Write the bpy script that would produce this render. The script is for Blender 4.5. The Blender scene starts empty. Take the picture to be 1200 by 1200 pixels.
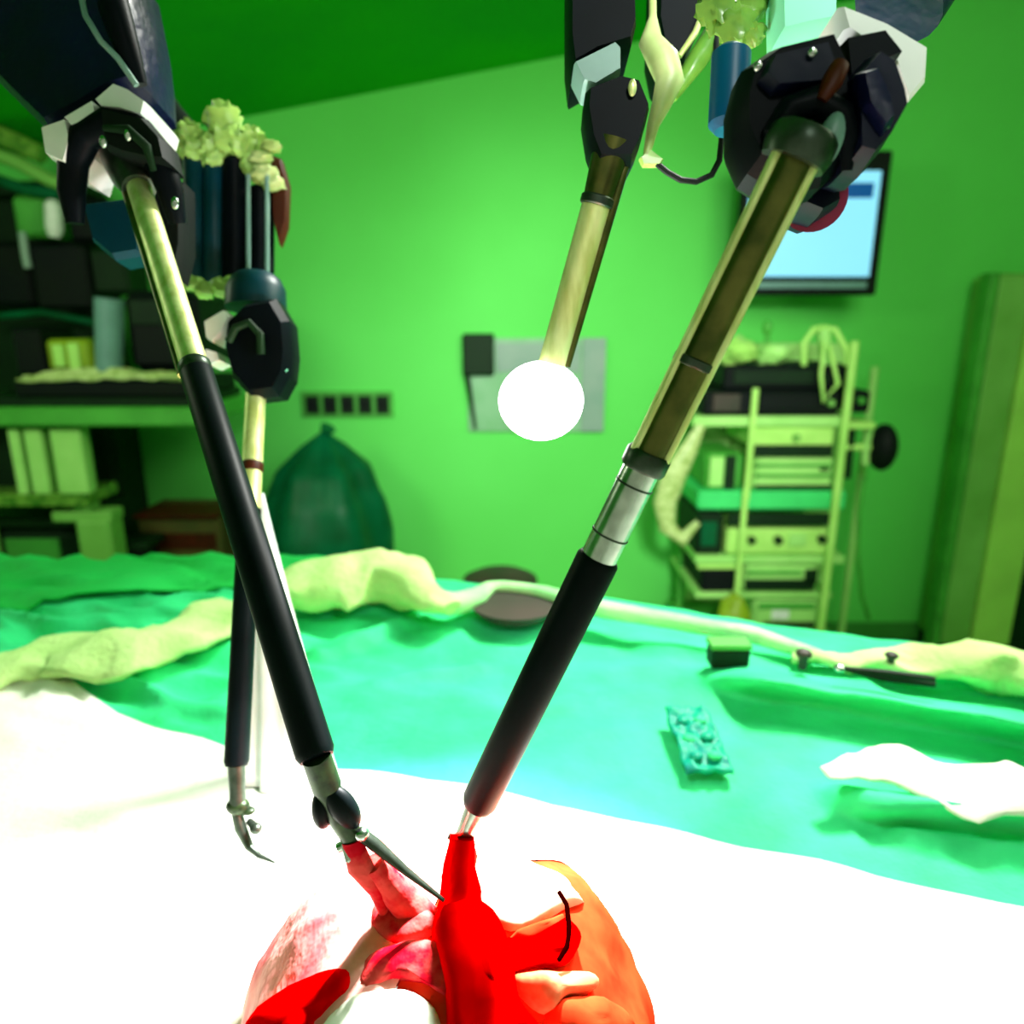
import bpy, math, random
from mathutils import Vector, Matrix, noise
random.seed(7)
SC = bpy.context.scene
COL = SC.collection
PI = math.pi

# ------------------------------------------------------------------ camera, world, lights, exposure
CAMZ = 1.40
PITCH = math.radians(15)
FPX = 850.0
CAM = Vector((0, 0, CAMZ))
FWD = Vector((0, math.cos(PITCH), -math.sin(PITCH)))
UPV = Vector((0, math.sin(PITCH), math.cos(PITCH)))
RGT = Vector((1, 0, 0))
cd = bpy.data.cameras.new('camera')
cam = bpy.data.objects.new('camera', cd)
COL.objects.link(cam)
cam.location = CAM
cam.rotation_euler = (PI / 2 - PITCH, 0, 0)
cd.sensor_width = 36
cd.lens = 36 * FPX / 1200
cd.clip_start = 0.01
cd.dof.use_dof = True
cd.dof.focus_distance = 0.18
cd.dof.aperture_fstop = 13
SC.camera = cam
SC.view_settings.view_transform = 'Standard'
SC.view_settings.look = 'None'
SC.view_settings.gamma = 1
SC.view_settings.use_curve_mapping = False
SC.view_settings.exposure = 0.0

w = bpy.data.worlds.new('world')
SC.world = w
w.use_nodes = True
bg = w.node_tree.nodes['Background']
bg.inputs[0].default_value = (0.82, 1.0, 0.62, 1)
bg.inputs[1].default_value = 0.42


def lamp(name, kind, loc, target, power, color=(1, 1, 1), size=0.3, angle=60, blend=1.0):
    l = bpy.data.lights.new(name, kind)
    l.energy = power
    l.color = color
    if kind == 'AREA':
        l.shape = 'DISK'
        l.size = size
    elif kind == 'SPOT':
        l.spot_size = math.radians(angle)
        l.spot_blend = blend
        l.shadow_soft_size = size
    else:
        l.shadow_soft_size = size
    o = bpy.data.objects.new(name, l)
    COL.objects.link(o)
    o.location = loc
    d = Vector(target) - Vector(loc)
    o.rotation_euler = d.to_track_quat('-Z', 'Y').to_euler()
    return o


# added lamps out of view: fills for the room, spots for wall and table
lamp('room_fill', 'AREA', (0.9, 0.6, 2.2), (0.2, 2.6, 0.9), 25, (0.9, 1.0, 0.72), 0.9)  # added area light, lifts the whole room
lamp('left_fill', 'AREA', (-1.5, 0.9, 1.95), (-0.9, 2.4, 0.7), 16, (0.9, 1.0, 0.72), 0.6)  # added to brighten the dark things at the left
lamp('wall_fill_spot', 'SPOT', (0.25, -0.4, 1.95), (0.15, 3.0, 0.92), 400, (0.95, 1.0, 0.95), 0.15, 46, 1.0)  # added spot, makes the bright middle of the back wall
lamp('table_fill_spot', 'SPOT', (0.45, 0.85, 2.08), (0.0, 0.20, 1.2), 112, (1.0, 1.0, 0.93), 0.10, 46, 1.0)  # added unseen spot, burns out the table and shades the folds


# ------------------------------------------------------------------ picture helpers used to lay the place out
def ray(px, py):
    return RGT * ((px - 600) / FPX) + UPV * ((600 - py) / FPX) + FWD


def D(px, py, d):                      # at distance d along the optical axis
    return CAM + ray(px, py) * d


def W(px, py, Y):                      # on the vertical plane y = Y
    r = ray(px, py)
    return CAM + r * (Y / r.y)


def T(px, py, z=1.2):                  # on the horizontal plane z
    r = ray(px, py)
    return CAM + r * ((z - CAMZ) / r.z)


def pxof(p):
    q = p - CAM
    d = q.dot(FWD)
    return 600 + FPX * q.dot(RGT) / d, 600 - FPX * q.dot(UPV) / d


def at_y(A, B, y):                     # the point of line A-B seen at picture height y
    lo, hi = -1.0, 2.0
    f = lambda t: pxof(A.lerp(B, t))[1] - y
    s = 1 if f(hi) > f(lo) else -1
    for _ in range(50):
        m = (lo + hi) / 2
        if f(m) * s < 0:
            lo = m
        else:
            hi = m
    return A.lerp(B, lo)


# ------------------------------------------------------------------ materials
def lin(c):
    return tuple((x / 255 / 12.92) if x / 255 <= 0.04045 else ((x / 255 + 0.055) / 1.055) ** 2.4 for x in c)


def mat(name, color, rough=0.5, metal=0.0, spec=0.5, color2=None, scale=8.0, bump=0.0, bscale=60.0,
        emit=None, es=0.0, alpha=1.0, coat=0.0, stretch=(1, 1, 1), contrast=(0.35, 0.65), sheen=0.0):
    m = bpy.data.materials.new(name)
    m.use_nodes = True
    nt = m.node_tree
    b = nt.nodes['Principled BSDF']
    b.inputs['Roughness'].default_value = rough
    b.inputs['Metallic'].default_value = metal
    b.inputs['Specular IOR Level'].default_value = spec
    b.inputs['Coat Weight'].default_value = coat
    b.inputs['Alpha'].default_value = alpha
    if color2 is None:
        color2 = tuple(c * 0.82 for c in color)
    tc = nt.nodes.new('ShaderNodeTexCoord')
    mp = nt.nodes.new('ShaderNodeMapping')
    mp.inputs['Scale'].default_value = stretch
    nt.links.new(tc.outputs['Object'], mp.inputs[0])
    nz = nt.nodes.new('ShaderNodeTexNoise')
    nz.inputs['Scale'].default_value = scale
    nz.inputs['Detail'].default_value = 4
    nt.links.new(mp.outputs[0], nz.inputs['Vector'])
    cr = nt.nodes.new('ShaderNodeValToRGB')
    cr.color_ramp.elements[0].position = contrast[0]
    cr.color_ramp.elements[1].position = contrast[1]
    cr.color_ramp.elements[0].color = (*color2, 1)
    cr.color_ramp.elements[1].color = (*color, 1)
    nt.links.new(nz.outputs[0], cr.inputs[0])
    nt.links.new(cr.outputs[0], b.inputs['Base Color'])
    if bump:
        n2 = nt.nodes.new('ShaderNodeTexNoise')
        n2.inputs['Scale'].default_value = bscale
        n2.inputs['Detail'].default_value = 3
        nt.links.new(mp.outputs[0], n2.inputs['Vector'])
        bp = nt.nodes.new('ShaderNodeBump')
        bp.inputs['Strength'].default_value = bump
        bp.inputs['Distance'].default_value = 0.002
        nt.links.new(n2.outputs[0], bp.inputs['Height'])
        nt.links.new(bp.outputs[0], b.inputs['Normal'])
    if emit:
        b.inputs['Emission Color'].default_value = (*emit, 1)
        b.inputs['Emission Strength'].default_value = es
    return m


M = {}
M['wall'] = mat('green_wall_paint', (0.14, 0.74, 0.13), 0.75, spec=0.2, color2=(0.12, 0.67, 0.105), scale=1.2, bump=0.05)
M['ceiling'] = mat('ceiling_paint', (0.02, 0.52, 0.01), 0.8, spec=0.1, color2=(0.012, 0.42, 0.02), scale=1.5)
M['floor'] = mat('floor_vinyl', (0.14, 0.5, 0.12), 0.35, color2=(0.1, 0.4, 0.09), scale=3)
M['base'] = mat('baseboard_vinyl', (0.05, 0.3, 0.04), 0.5)
M['black'] = mat('black_plastic', (0.0015, 0.003, 0.005), 0.45, spec=0.06, color2=(0.001, 0.002, 0.003), scale=60)
M['shaft_black'] = mat('black_sleeve', (0.0015, 0.005, 0.006), 0.45, spec=0.09, color2=(0.0008, 0.003, 0.004), scale=90)
M['navy'] = mat('navy_drape_plastic', (0.003, 0.004, 0.035), 0.35, spec=0.2, color2=(0.003, 0.005, 0.015), scale=30, bump=0.6, bscale=80)
M['deepnavy'] = mat('dark_navy_housing', (0.002, 0.003, 0.018), 0.45, spec=0.15, color2=(0.001, 0.003, 0.006), scale=25, bump=0.4, bscale=60)
M['blue'] = mat('blue_plastic', (0.0, 0.07, 0.24), 0.35, scale=20, color2=(0.0, 0.09, 0.15))
M['teal_p'] = mat('dark_teal_plastic', (0.0, 0.035, 0.06), 0.4, spec=0.2, scale=30, color2=(0.0, 0.02, 0.014))
M['white'] = mat('white_plastic', (0.86, 0.86, 0.84), 0.4, scale=30, color2=(0.7, 0.72, 0.68))
M['grey'] = mat('grey_plastic', (0.20, 0.33, 0.29), 0.4, scale=40, color2=(0.12, 0.24, 0.2))
M['mint'] = mat('mint_plastic', (0.25, 0.85, 0.55), 0.35, scale=20)
M['gold'] = mat('pale_gold_metal', (0.86, 0.92, 0.42), 0.42, 0.55, color2=(0.62, 0.68, 0.22), scale=260, stretch=(1, 1, 0.25))
M['bronze'] = mat('dark_bronze_metal', (0.16, 0.15, 0.04), 0.3, 0.9, color2=(0.07, 0.08, 0.02), scale=120)
M['steel'] = mat('brushed_steel', (0.62, 0.66, 0.62), 0.25, 1.0, color2=(0.4, 0.44, 0.4), scale=200)
M['dsteel'] = mat('dark_steel', (0.07, 0.09, 0.07), 0.35, 0.8, color2=(0.03, 0.045, 0.03), scale=200)
M['jointgreen'] = mat('green_tinted_steel', (0.03, 0.06, 0.015), 0.4, 0.4, color2=(0.006, 0.018, 0.004), scale=300)
M['lime'] = mat('pale_lime_film', (0.45, 0.72, 0.16), 0.35, scale=30, color2=(0.24, 0.42, 0.07), bump=0.8, bscale=90)
M['olive'] = mat('olive_film', (0.18, 0.36, 0.05), 0.3, scale=40, color2=(0.03, 0.14, 0.01), bump=0.8, bscale=70)
M['cream_hose'] = mat('cream_hose', (0.6, 0.7, 0.3), 0.4, scale=60, color2=(0.3, 0.42, 0.1))
M['magenta'] = mat('maroon_plastic', (0.16, 0.0, 0.035), 0.4, scale=30)
M['redbrown'] = mat('dark_red_plastic', (0.06, 0.006, 0.0), 0.5, spec=0.2, scale=30, color2=(0.03, 0.006, 0.0))
M['teal'] = mat('teal_surgical_cloth', (0.045, 0.80, 0.32), 0.7, spec=0.25, color2=(0.025, 0.62, 0.21), scale=22, bump=0.35, bscale=160)
M['greencloth'] = mat('bright_green_cloth', (0.03, 0.68, 0.14), 0.8, spec=0.15, color2=(0.02, 0.55, 0.09), scale=12, bump=0.3, bscale=120)
M['whitecloth'] = mat('white_drape_cloth', (0.86, 0.88, 0.80), 0.8, spec=0.1, color2=(0.72, 0.76, 0.64), scale=14, bump=0.25, bscale=180)
M['packet'] = mat('teal_blue_film', (0.0, 0.22, 0.2), 0.5, spec=0.2, scale=90, color2=(0.0, 0.42, 0.22))
M['cream'] = mat('cream_towel', (0.58, 0.82, 0.33), 0.85, spec=0.1, color2=(0.42, 0.68, 0.22), scale=30, bump=0.6, bscale=200)
M['paletowel'] = mat('pale_green_towel', (0.5, 0.9, 0.42), 0.85, spec=0.1, color2=(0.3, 0.8, 0.3), scale=30, bump=0.6, bscale=200)
M['film'] = mat('clear_white_film', (0.82, 0.92, 0.9), 0.25, spec=0.7, scale=40, bump=0.3)
M['brown'] = mat('brown_board', (0.085, 0.055, 0.004), 0.8, scale=6, color2=(0.035, 0.045, 0.002))
M['maroon'] = mat('dark_brown_rubber', (0.05, 0.028, 0.022), 0.6, scale=12, color2=(0.015, 0.02, 0.008))
M['bag'] = mat('dark_green_plastic_bag', (0.0, 0.11, 0.04), 0.45, spec=0.2, color2=(0.0, 0.07, 0.02), scale=9, bump=0.7, bscale=14)
M['darkbox'] = mat('green_black_casing', (0.003, 0.022, 0.004), 0.6, spec=0.2, scale=8, color2=(0.002, 0.014, 0.004))
M['blackbox'] = mat('black_casing', (0.003, 0.006, 0.004), 0.6, spec=0.15, scale=8, color2=(0.002, 0.004, 0.005))
M['palebox'] = mat('pale_green_casing', (0.42, 0.78, 0.22), 0.5, scale=8, color2=(0.32, 0.68, 0.16))
M['palelime'] = mat('pale_lime_casing', (0.5, 0.84, 0.2), 0.5, scale=10, color2=(0.38, 0.72, 0.14))
M['midgreen'] = mat('mid_green_casing', (0.08, 0.42, 0.05), 0.5, scale=8, color2=(0.05, 0.3, 0.03))
M['tealshelf'] = mat('teal_green_shelf', (0.05, 0.68, 0.17), 0.5, scale=8)
M['greygreen'] = mat('grey_green_panel', (0.22, 0.52, 0.11), 0.55, scale=4, color2=(0.15, 0.4, 0.06))
M['limepanel'] = mat('lime_edge_panel', (0.45, 0.82, 0.14), 0.55, scale=4)
M['yellow'] = mat('yellow_green_bag', (0.28, 0.42, 0.01), 0.5, scale=12)
M['board'] = mat('grey_notice_board', (0.25, 0.5, 0.28), 0.5, scale=9, color2=(0.18, 0.45, 0.2))
M['boardgrey'] = mat('mauve_grey_panel', (0.26, 0.36, 0.3), 0.5, scale=9, color2=(0.2, 0.33, 0.26))
M['bluegrey'] = mat('blue_grey_tube', (0.16, 0.3, 0.3), 0.3, scale=20)
M['screen'] = mat('lit_screen', (0.1, 0.3, 0.4), 0.3, emit=(0.28, 0.76, 1.0), es=0.95, scale=3)
M['screen_dark'] = mat('screen_header', (0.0, 0.05, 0.15), 0.3, emit=(0.0, 0.06, 0.25), es=0.8)
M['tipglare'] = mat('tip_glare', (1, 1, 1), 0.3, emit=(1.0, 0.99, 1.0), es=14)  # emission for the glare around the tip
M['red'] = mat('blood_red_tissue', (0.85, 0.0, 0.0), 0.9, spec=0.0, color2=(0.7, 0.0, 0.0), scale=60)
M['redmix'] = mat('red_pink_tissue', (0.8, 0.07, 0.06), 0.6, spec=0.05, color2=(0.6, 0.0, 0.01), scale=110, bump=0.5, bscale=200, contrast=(0.42, 0.58))
M['pink'] = mat('pale_pink_tissue', (0.9, 0.34, 0.30), 0.7, spec=0.05, color2=(0.8, 0.05, 0.07), scale=38, contrast=(0.38, 0.56), bump=0.6, bscale=120)
M['orange'] = mat('orange_tissue', (0.85, 0.045, 0.012), 0.8, spec=0.0, color2=(0.8, 0.018, 0.005), scale=70, contrast=(0.35, 0.6))
M['peach'] = mat('peach_tissue', (0.9, 0.22, 0.10), 0.8, spec=0.0, color2=(0.85, 0.04, 0.012), scale=70, contrast=(0.35, 0.5))
M['burnt_out_tissue'] = mat('burnt_out_tissue', (0.9, 0.5, 0.34), 0.8, spec=0.0, color2=(0.9, 0.16, 0.07), scale=70, contrast=(0.3, 0.46))  # overexposed tissue, the burn-out put into the colour
M['darkvein'] = mat('dark_red_thread', (0.006, 0.0, 0.0), 0.8, spec=0.0, scale=60)


# ------------------------------------------------------------------ mesh builder
class MB:
    def __init__(s):
        s.v = []
        s.f = []
        s.isprism = False

    def tube(s, pts, radii, n=14, caps=True, flat=1.0):
        pts = [Vector(p) for p in pts]
        if not isinstance(radii, (list, tuple)):
            radii = [radii] * len(pts)
        prev = None
        base = len(s.v)
        for i, p in enumerate(pts):
            a = pts[i - 1] if i > 0 else p
            c = pts[i + 1] if i < len(pts) - 1 else p
            t = (c - a)
            if t.length < 1e-9:
                t = Vector((0, 0, 1))
            t.normalize()
            if prev is None:
                ref = Vector((0, 0, 1)) if abs(t.z) < 0.9 else Vector((0, 1, 0))
                u = t.cross(ref).normalized()
            else:
                u = (prev - t * prev.dot(t)).normalized()
            prev = u
            v = t.cross(u)
            for k in range(n):
                an = 2 * PI * k / n
                s.v.append(p + u * (math.cos(an) * radii[i]) + v * (math.sin(an) * radii[i] * flat))
        for i in range(len(pts) - 1):
            for k in range(n):
                a = base + i * n + k
                b = base + i * n + (k + 1) % n
                s.f.append((a, b, b + n, a + n))
        if caps:
            s.f.append(tuple(base + k for k in range(n))[::-1])
            s.f.append(tuple(base + (len(pts) - 1) * n + k for k in range(n)))
        return s

    def box(s, lo, hi, ch=None):
        lo, hi = Vector(lo), Vector(hi)
        lo, hi = Vector(map(min, lo, hi)), Vector(map(max, lo, hi))
        e = hi - lo
        c = ch if ch is not None else min(e) * 0.12
        c = min(c, min(e) * 0.45)
        b = len(s.v)
        cx = []
        # chamfered box: 24 vertices
        idx = {}
        for sx in (0, 1):
            for sy in (0, 1):
                for sz in (0, 1):
                    for ax in range(3):
                        p = [hi[0] if sx else lo[0], hi[1] if sy else lo[1], hi[2] if sz else lo[2]]
                        sg = (sx, sy, sz)
                        for a2 in range(3):
                            if a2 != ax:
                                p[a2] += -c if sg[a2] else c
                        idx[(sx, sy, sz, ax)] = len(s.v)
                        s.v.append(Vector(p))
        fs = []
        for ax in range(3):
            o = [a for a in range(3) if a != ax]
            for sd in (0, 1):
                q = []
                for (i, j) in ((0, 0), (1, 0), (1, 1), (0, 1)):
                    k = [0, 0, 0]
                    k[ax] = sd
                    k[o[0]] = i
                    k[o[1]] = j
                    q.append(idx[(*k, ax)])
                fs.append(q)
        for ax in range(3):        # edges along axis ax
            o = [a for a in range(3) if a != ax]
            for i in (0, 1):
                for j in (0, 1):
                    k0 = [0, 0, 0]
                    k0[o[0]] = i
                    k0[o[1]] = j
                    k1 = list(k0)
                    k1[ax] = 1
                    fs.append([idx[(*k0, o[0])], idx[(*k0, o[1])], idx[(*k1, o[1])], idx[(*k1, o[0])]])
        for sx in (0, 1):
            for sy in (0, 1):
                for sz in (0, 1):
                    fs.append([idx[(sx, sy, sz, a)] for a in range(3)])
        ctr = (lo + hi) / 2
        for q in fs:
            P = [s.v[i] for i in q]
            nrm = (P[1] - P[0]).cross(P[2] - P[0])
            mid = sum(P, Vector()) / len(P)
            if nrm.dot(mid - ctr) < 0:
                q = q[::-1]
            s.f.append(tuple(q))
        return s

    def ell(s, c, r, n=20, m=12, rot=None, nz=0.0, nf=1.0, half=False):
        c = Vector(c)
        b = len(s.v)
        for i in range(m + 1):
            th = PI * i / m * (0.5 if half else 1)
            for k in range(n):
                ph = 2 * PI * k / n
                d = Vector((math.sin(th) * math.cos(ph), math.sin(th) * math.sin(ph), math.cos(th)))
                g = 1 + (nz * noise.noise(d * nf + c * 37) if nz else 0)
                p = Vector((d.x * r[0], d.y * r[1], d.z * r[2])) * g
                if rot:
                    p = rot @ p
                s.v.append(c + p)
        for i in range(m):
            for k in range(n):
                a = b + i * n + k
                d2 = b + i * n + (k + 1) % n
                s.f.append((a, a + n, d2 + n, d2))
        return s

    def prism(s, px, d0, d1, ch=0.1, rise=0.12):
        # closed outline given in picture coordinates, a solid with real depth from d0 to d1, edges chamfered
        cx = sum(p[0] for p in px) / len(px)
        cy = sum(p[1] for p in px) / len(px)
        area = sum(px[i][0] * px[(i + 1) % len(px)][1] - px[(i + 1) % len(px)][0] * px[i][1] for i in range(len(px)))
        if area < 0:
            px = px[::-1]
        dm = (d0 + d1) / 2
        rings = [(d0, 1 - ch), (d0 + (d1 - d0) * rise, 1.0), (d1 - (d1 - d0) * rise, 1.0), (d1, 1 - ch)]
        b = len(s.v)
        n = len(px)
        s.isprism = True
        for d, k in rings:
            for (x, y) in px:
                X = cx + (x - cx) * k
                Y = cy + (y - cy) * k
                q = RGT * ((X - 600) / FPX * d0) + UPV * ((600 - Y) / FPX * d0) + FWD * d
                s.v.append(CAM + q)
        for i in range(3):
            for k in range(n):
                a = b + i * n + k
                c2 = b + i * n + (k + 1) % n
                s.f.append((a, a + n, c2 + n, c2))
        s.f.append(tuple(b + k for k in range(n)))
        s.f.append(tuple(b + 3 * n + k for k in range(n))[::-1])
        return s

    def grid(s, fn, nu, nv, closed=False):
        b = len(s.v)
        for j in range(nv + 1):
            for i in range(nu + 1):
                s.v.append(Vector(fn(i / nu, j / nv)))
        for j in range(nv):
            for i in range(nu):
                a = b + j * (nu + 1) + i
                s.f.append((a, a + 1, a + nu + 2, a + nu + 1))
        return s

    def build(s, name, m, parent=None, smooth=35, solid=0.0, kind=None):
        off = parent_world(parent)
        me = bpy.data.meshes.new(name)
        me.from_pydata([tuple(v - off) for v in s.v], [], s.f)
        me.validate()
        me.materials.append(m)
        if smooth:
            me.polygons.foreach_set('use_smooth', [True] * len(me.polygons))
            me.set_sharp_from_angle(angle=math.radians(smooth))
        me.update()
        o = bpy.data.objects.new(name, me)
        COL.objects.link(o)
        if parent:
            o.parent = parent
        if solid:
            md = o.modifiers.new('thickness', 'SOLIDIFY')
            md.thickness = solid
            md.offset = -1
        if kind:
            o['kind'] = kind
        return o


def parent_world(p):
    off = Vector((0, 0, 0))
    while p:
        off += Vector(p.location)
        p = p.parent
    return off


def tag(o, label, cat, group=None):
    o['label'] = label
    o['category'] = cat
    if group:
        o['group'] = group
    return o


def thing(name, label, cat, loc, group=None):
    o = bpy.data.objects.new(name, None)
    o.empty_display_size = 0.02
    COL.objects.link(o)
    o.location = loc
    return tag(o, label, cat, group)


def part(name, m, parent, mb, label=None, **k):
    if mb.isprism:
        k.setdefault('smooth', 22)
    o = mb.build(name, M[m], parent, **k)
    if label:
        o['label'] = label
    return o


def rbox(mb, x0, y0, x1, y1, Y, depth, ch=None):      # box whose front face shows as that rectangle on plane y = Y
    ym = (y0 + y1) / 2
    a = W(x0, ym, Y)
    b = W(x1, ym, Y)
    zt = W((x0 + x1) / 2, y0, Y).z
    zb = W((x0 + x1) / 2, y1, Y).z
    return mb.box((a.x, Y, zb), (b.x, Y + depth, zt), ch)


# ------------------------------------------------------------------ setting
WY = 3.0
ceil_z = lambda x: 2.294 + 0.17 * x


def quad_slab(pts, th, name, m):
    mb = MB()
    pts = [Vector(p) for p in pts]
    nrm = (pts[1] - pts[0]).cross(pts[2] - pts[0]).normalized()
    mb.v = pts + [p - nrm * th for p in pts]
    mb.f = [(0, 1, 2, 3), (7, 6, 5, 4), (0, 4, 5, 1), (1, 5, 6, 2), (2, 6, 7, 3), (3, 7, 4, 0)]
    return mb.build(name, M[m], smooth=0, kind='structure')


XL, XR, YB = -2.7, 2.7, -1.2
quad_slab([(XL, YB, 0), (XR, YB, 0), (XR, WY, 0), (XL, WY, 0)], 0.1, 'floor', 'floor')
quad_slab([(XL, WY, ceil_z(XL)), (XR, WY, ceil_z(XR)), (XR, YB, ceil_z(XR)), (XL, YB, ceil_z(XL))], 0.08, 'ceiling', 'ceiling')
quad_slab([(XL, WY, 0), (XR, WY, 0), (XR, WY, ceil_z(XR)), (XL, WY, ceil_z(XL))], 0.1, 'wall_back', 'wall')
quad_slab([(XL, YB, 0), (XL, WY, 0), (XL, WY, ceil_z(XL)), (XL, YB, ceil_z(XL))], 0.1, 'wall_left', 'wall')
quad_slab([(XR, WY, 0), (XR, YB, 0), (XR, YB, ceil_z(XR)), (XR, WY, ceil_z(XR))], 0.1, 'wall_right', 'wall')
MB().box((XL, WY - 0.015, 0), (XR, WY, 0.09)).build('baseboard_back', M['base'], kind='structure')

# ------------------------------------------------------------------ operating table and its cloths
def far_y(x):
    pts = [(-0.9, 0.58), (-0.4, 0.565), (-0.2, 0.56), (-0.03, 0.535), (0.12, 0.475), (0.3, 0.405), (0.5, 0.33), (0.8, 0.25)]
    for (a, ya), (b, yb) in zip(pts, pts[1:]):
        if x <= b:
            t = (x - a) / (b - a)
            return ya + (yb - ya) * t
    return pts[-1][1]


def seg_d(p, a, b):
    ab = b - a
    t = max(0, min(1, (p - a).dot(ab) / ab.dot(ab)))
    return (p - (a + ab * t)).length, t


def v2(p):
    return Vector((p.x, p.y))


folds = [  # (a, b, height, width)
    (v2(T(860, 800)), v2(T(1180, 845)), 0.020, 0.012),
    (v2(T(930, 775)), v2(T(1240, 805)), 0.010, 0.008),
    (v2(T(1000, 945)), v2(T(1240, 965)), 0.008, 0.007),
    (v2(T(980, 935)), v2(T(1240, 975)), 0.006, 0.005),
    (v2(T(1060, 985)), v2(T(1240, 1010)), 0.005, 0.005),
    (v2(T(760, 760)), v2(T(1000, 800)), 0.006, 0.008),
    (v2(T(370, 770)), v2(T(470, 735)), 0.006, 0.006),
    (v2(T(440, 800)), v2(T(560, 780)), 0.004, 0.006),
    (v2(T(180, 790)), v2(T(330, 760)), 0.008, 0.008),
    (v2(T(130, 800)), v2(T(300, 850)), 0.006, 0.007),
]


def teal_z(x, y):
    p = Vector((x, y))
    z = 1.2
    z += 0.004 * noise.noise(Vector((x * 9, y * 14, 1.3))) + 0.0016 * noise.noise(Vector((x * 40, y * 60, 4)))
    left = max(0, min(1, (-0.02 - x) / 0.2)) * max(0, min(1, (y - 0.3) / 0.06))
    z += left * 0.006 * (1 - abs(noise.noise(Vector((x * 26 + y * 20, y * 42, 9)))) * 3)
    for a, b, h, wd in folds:
        d, t = seg_d(p, a, b)
        z += h * math.exp(-(d / wd) ** 2)
    return z


def teal_dy(x, y):          # folds lean forward over themselves
    p = Vector((x, y))
    s_ = 0
    for a, b, h, wd in folds[:3]:
        d, t = seg_d(p, a, b)
        s_ += h * 1.9 * math.exp(-(d / wd) ** 2)
    return s_


def white_edge(x):
    pts = [(-0.9, 0.42), (-0.4, 0.40), (-0.28, 0.385), (-0.2, 0.335), (-0.10, 0.287), (0.0, 0.268), (0.06, 0.247), (0.12, 0.224), (0.18, 0.203), (0.5, 0.12)]
    for (a, ya), (b, yb) in zip(pts, pts[1:]):
        if x <= b:
            return ya + (yb - ya) * (x - a) / (b - a)
    return pts[-1][1]


table = thing('operating_table', 'operating table hidden under the teal and white drapes', 'table', (0.0, 0.2, 0))
mb = MB()
tp = [(-0.68, -0.25), (0.66, -0.25), (0.66, 0.2), (-0.02, 0.47), (-0.68, 0.5)]
for z in (1.13, 1.185):
    mb.v += [Vector((x, y, z)) for x, y in tp]
mb.f = [(4, 3, 2, 1, 0), (5, 6, 7, 8, 9)] + [(i, (i + 1) % 5, (i + 1) % 5 + 5, i + 5) for i in range(5)]
part('table_top', 'grey', table, mb, smooth=0)
part('pedestal', 'steel', table, MB().box((-0.16, 0.02, 0.06), (0.16, 0.3, 1.13)))
part('base', 'steel', table, MB().box((-0.35, -0.15, 0.0), (0.35, 0.42, 0.08)))


def teal_fn(u, v):
    x = -0.75 + 1.5 * u
    ye = far_y(x)
    if v < 0.8:
        y0 = white_edge(x) - 0.06
        y = y0 + (ye - y0) * (v / 0.8)
        return (x, y - teal_dy(x, y), teal_z(x, y))
    t = (v - 0.8) / 0.2
    fall = 0.012 * math.sin(x * 60) * t
    return (x, ye + 0.012 * math.sin(min(1, t * 8) * PI / 2) + fall, teal_z(x, ye) - 0.55 * t * t - 0.01 * t)


o = MB().grid(teal_fn, 300, 150).build('surgical_drape', M['teal'], smooth=80, solid=0.0015)
tag(o, 'teal cloth drape spread over the table behind the instruments', 'drape')


def white_fn(u, v):
    x = -0.72 + 1.42 * u
    ye = white_edge(x) + 0.004 * noise.noise(Vector((x * 30, 0, 2)))
    y = -0.2 + (ye + 0.2) * v
    z = max(1.2, teal_z(x, y) if y > ye - 0.06 else 1.2) + 0.006
    z += 0.004 * noise.noise(Vector((x * 8, y * 10, 7)))
    if v > 0.985:
        z -= 0.003
    return (x, y, z)


o = MB().grid(white_fn, 160, 120).build('burnt_out_drape', M['whitecloth'], smooth=80, solid=0.002)  # white sheet, in part teal cloth overexposed to white
tag(o, 'white sheet under the red specimen, partly standing in for burnt-out teal cloth', 'drape')


# green sheet beyond the rolled towel, back left
def ridge_path(pts, z, rs, n=10, sub=6, seed=0, nz=0.25, fl=0.8):
    P = [T(x, y, z) for x, y in pts]
    pp, rr = [], []
    for i in range(len(P) - 1):
        for k in range(sub):
            t = k / sub
            a = P[max(0, i - 1)]
            b = P[i]
            c = P[i + 1]
            d = P[min(len(P) - 1, i + 2)]
            q = 0.5 * ((2 * b) + (c - a) * t + (2 * a - 5 * b + 4 * c - d) * t * t + (-a + 3 * b - 3 * c + d) * t ** 3)
            pp.append(q)
            rr.append(rs[i] + (rs[i + 1] - rs[i]) * t)
    pp.append(P[-1])
    rr.append(rs[-1])
    mb = MB().tube(pp, rr, n=24, flat=fl)
    for k, v in enumerate(mb.v):
        q = v * 60
        v += Vector((0.5 * noise.noise(q * 0.6), noise.noise(q * 0.7) + 0.15 * noise.noise(q * 2.5), 0.6 * noise.noise(q * 0.7 + Vector((5, 5, 5))) + 0.12 * noise.noise(q * 2.4))) * (0.006 * nz / 0.25 * min(1, rr[min(len(rr) - 1, k // 24)] / 0.012))
    return mb


def green_fn(u, v):
    x = -0.74 + 0.60 * u
    y0 = 0.36 + 0.17 * u
    y1 = far_y(x) + 0.012
    if v < 0.8:
        y = y0 + (y1 - y0) * v / 0.8
        z = teal_z(x, y) + 0.005 + 0.006 * noise.noise(Vector((x * 12, y * 12, 3)))
        return (x, y, z)
    t = (v - 0.8) / 0.2
    return (x, y1 + 0.008 * min(1, t * 5) + 0.006 * math.sin(x * 50) * t, teal_z(x, y1) + 0.006 - 0.4 * t * t)


o = MB().grid(green_fn, 60, 60).build('green_sheet', M['greencloth'], smooth=80, solid=0.002)
tag(o, 'bright green cloth on the back left corner of the table', 'drape')

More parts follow.
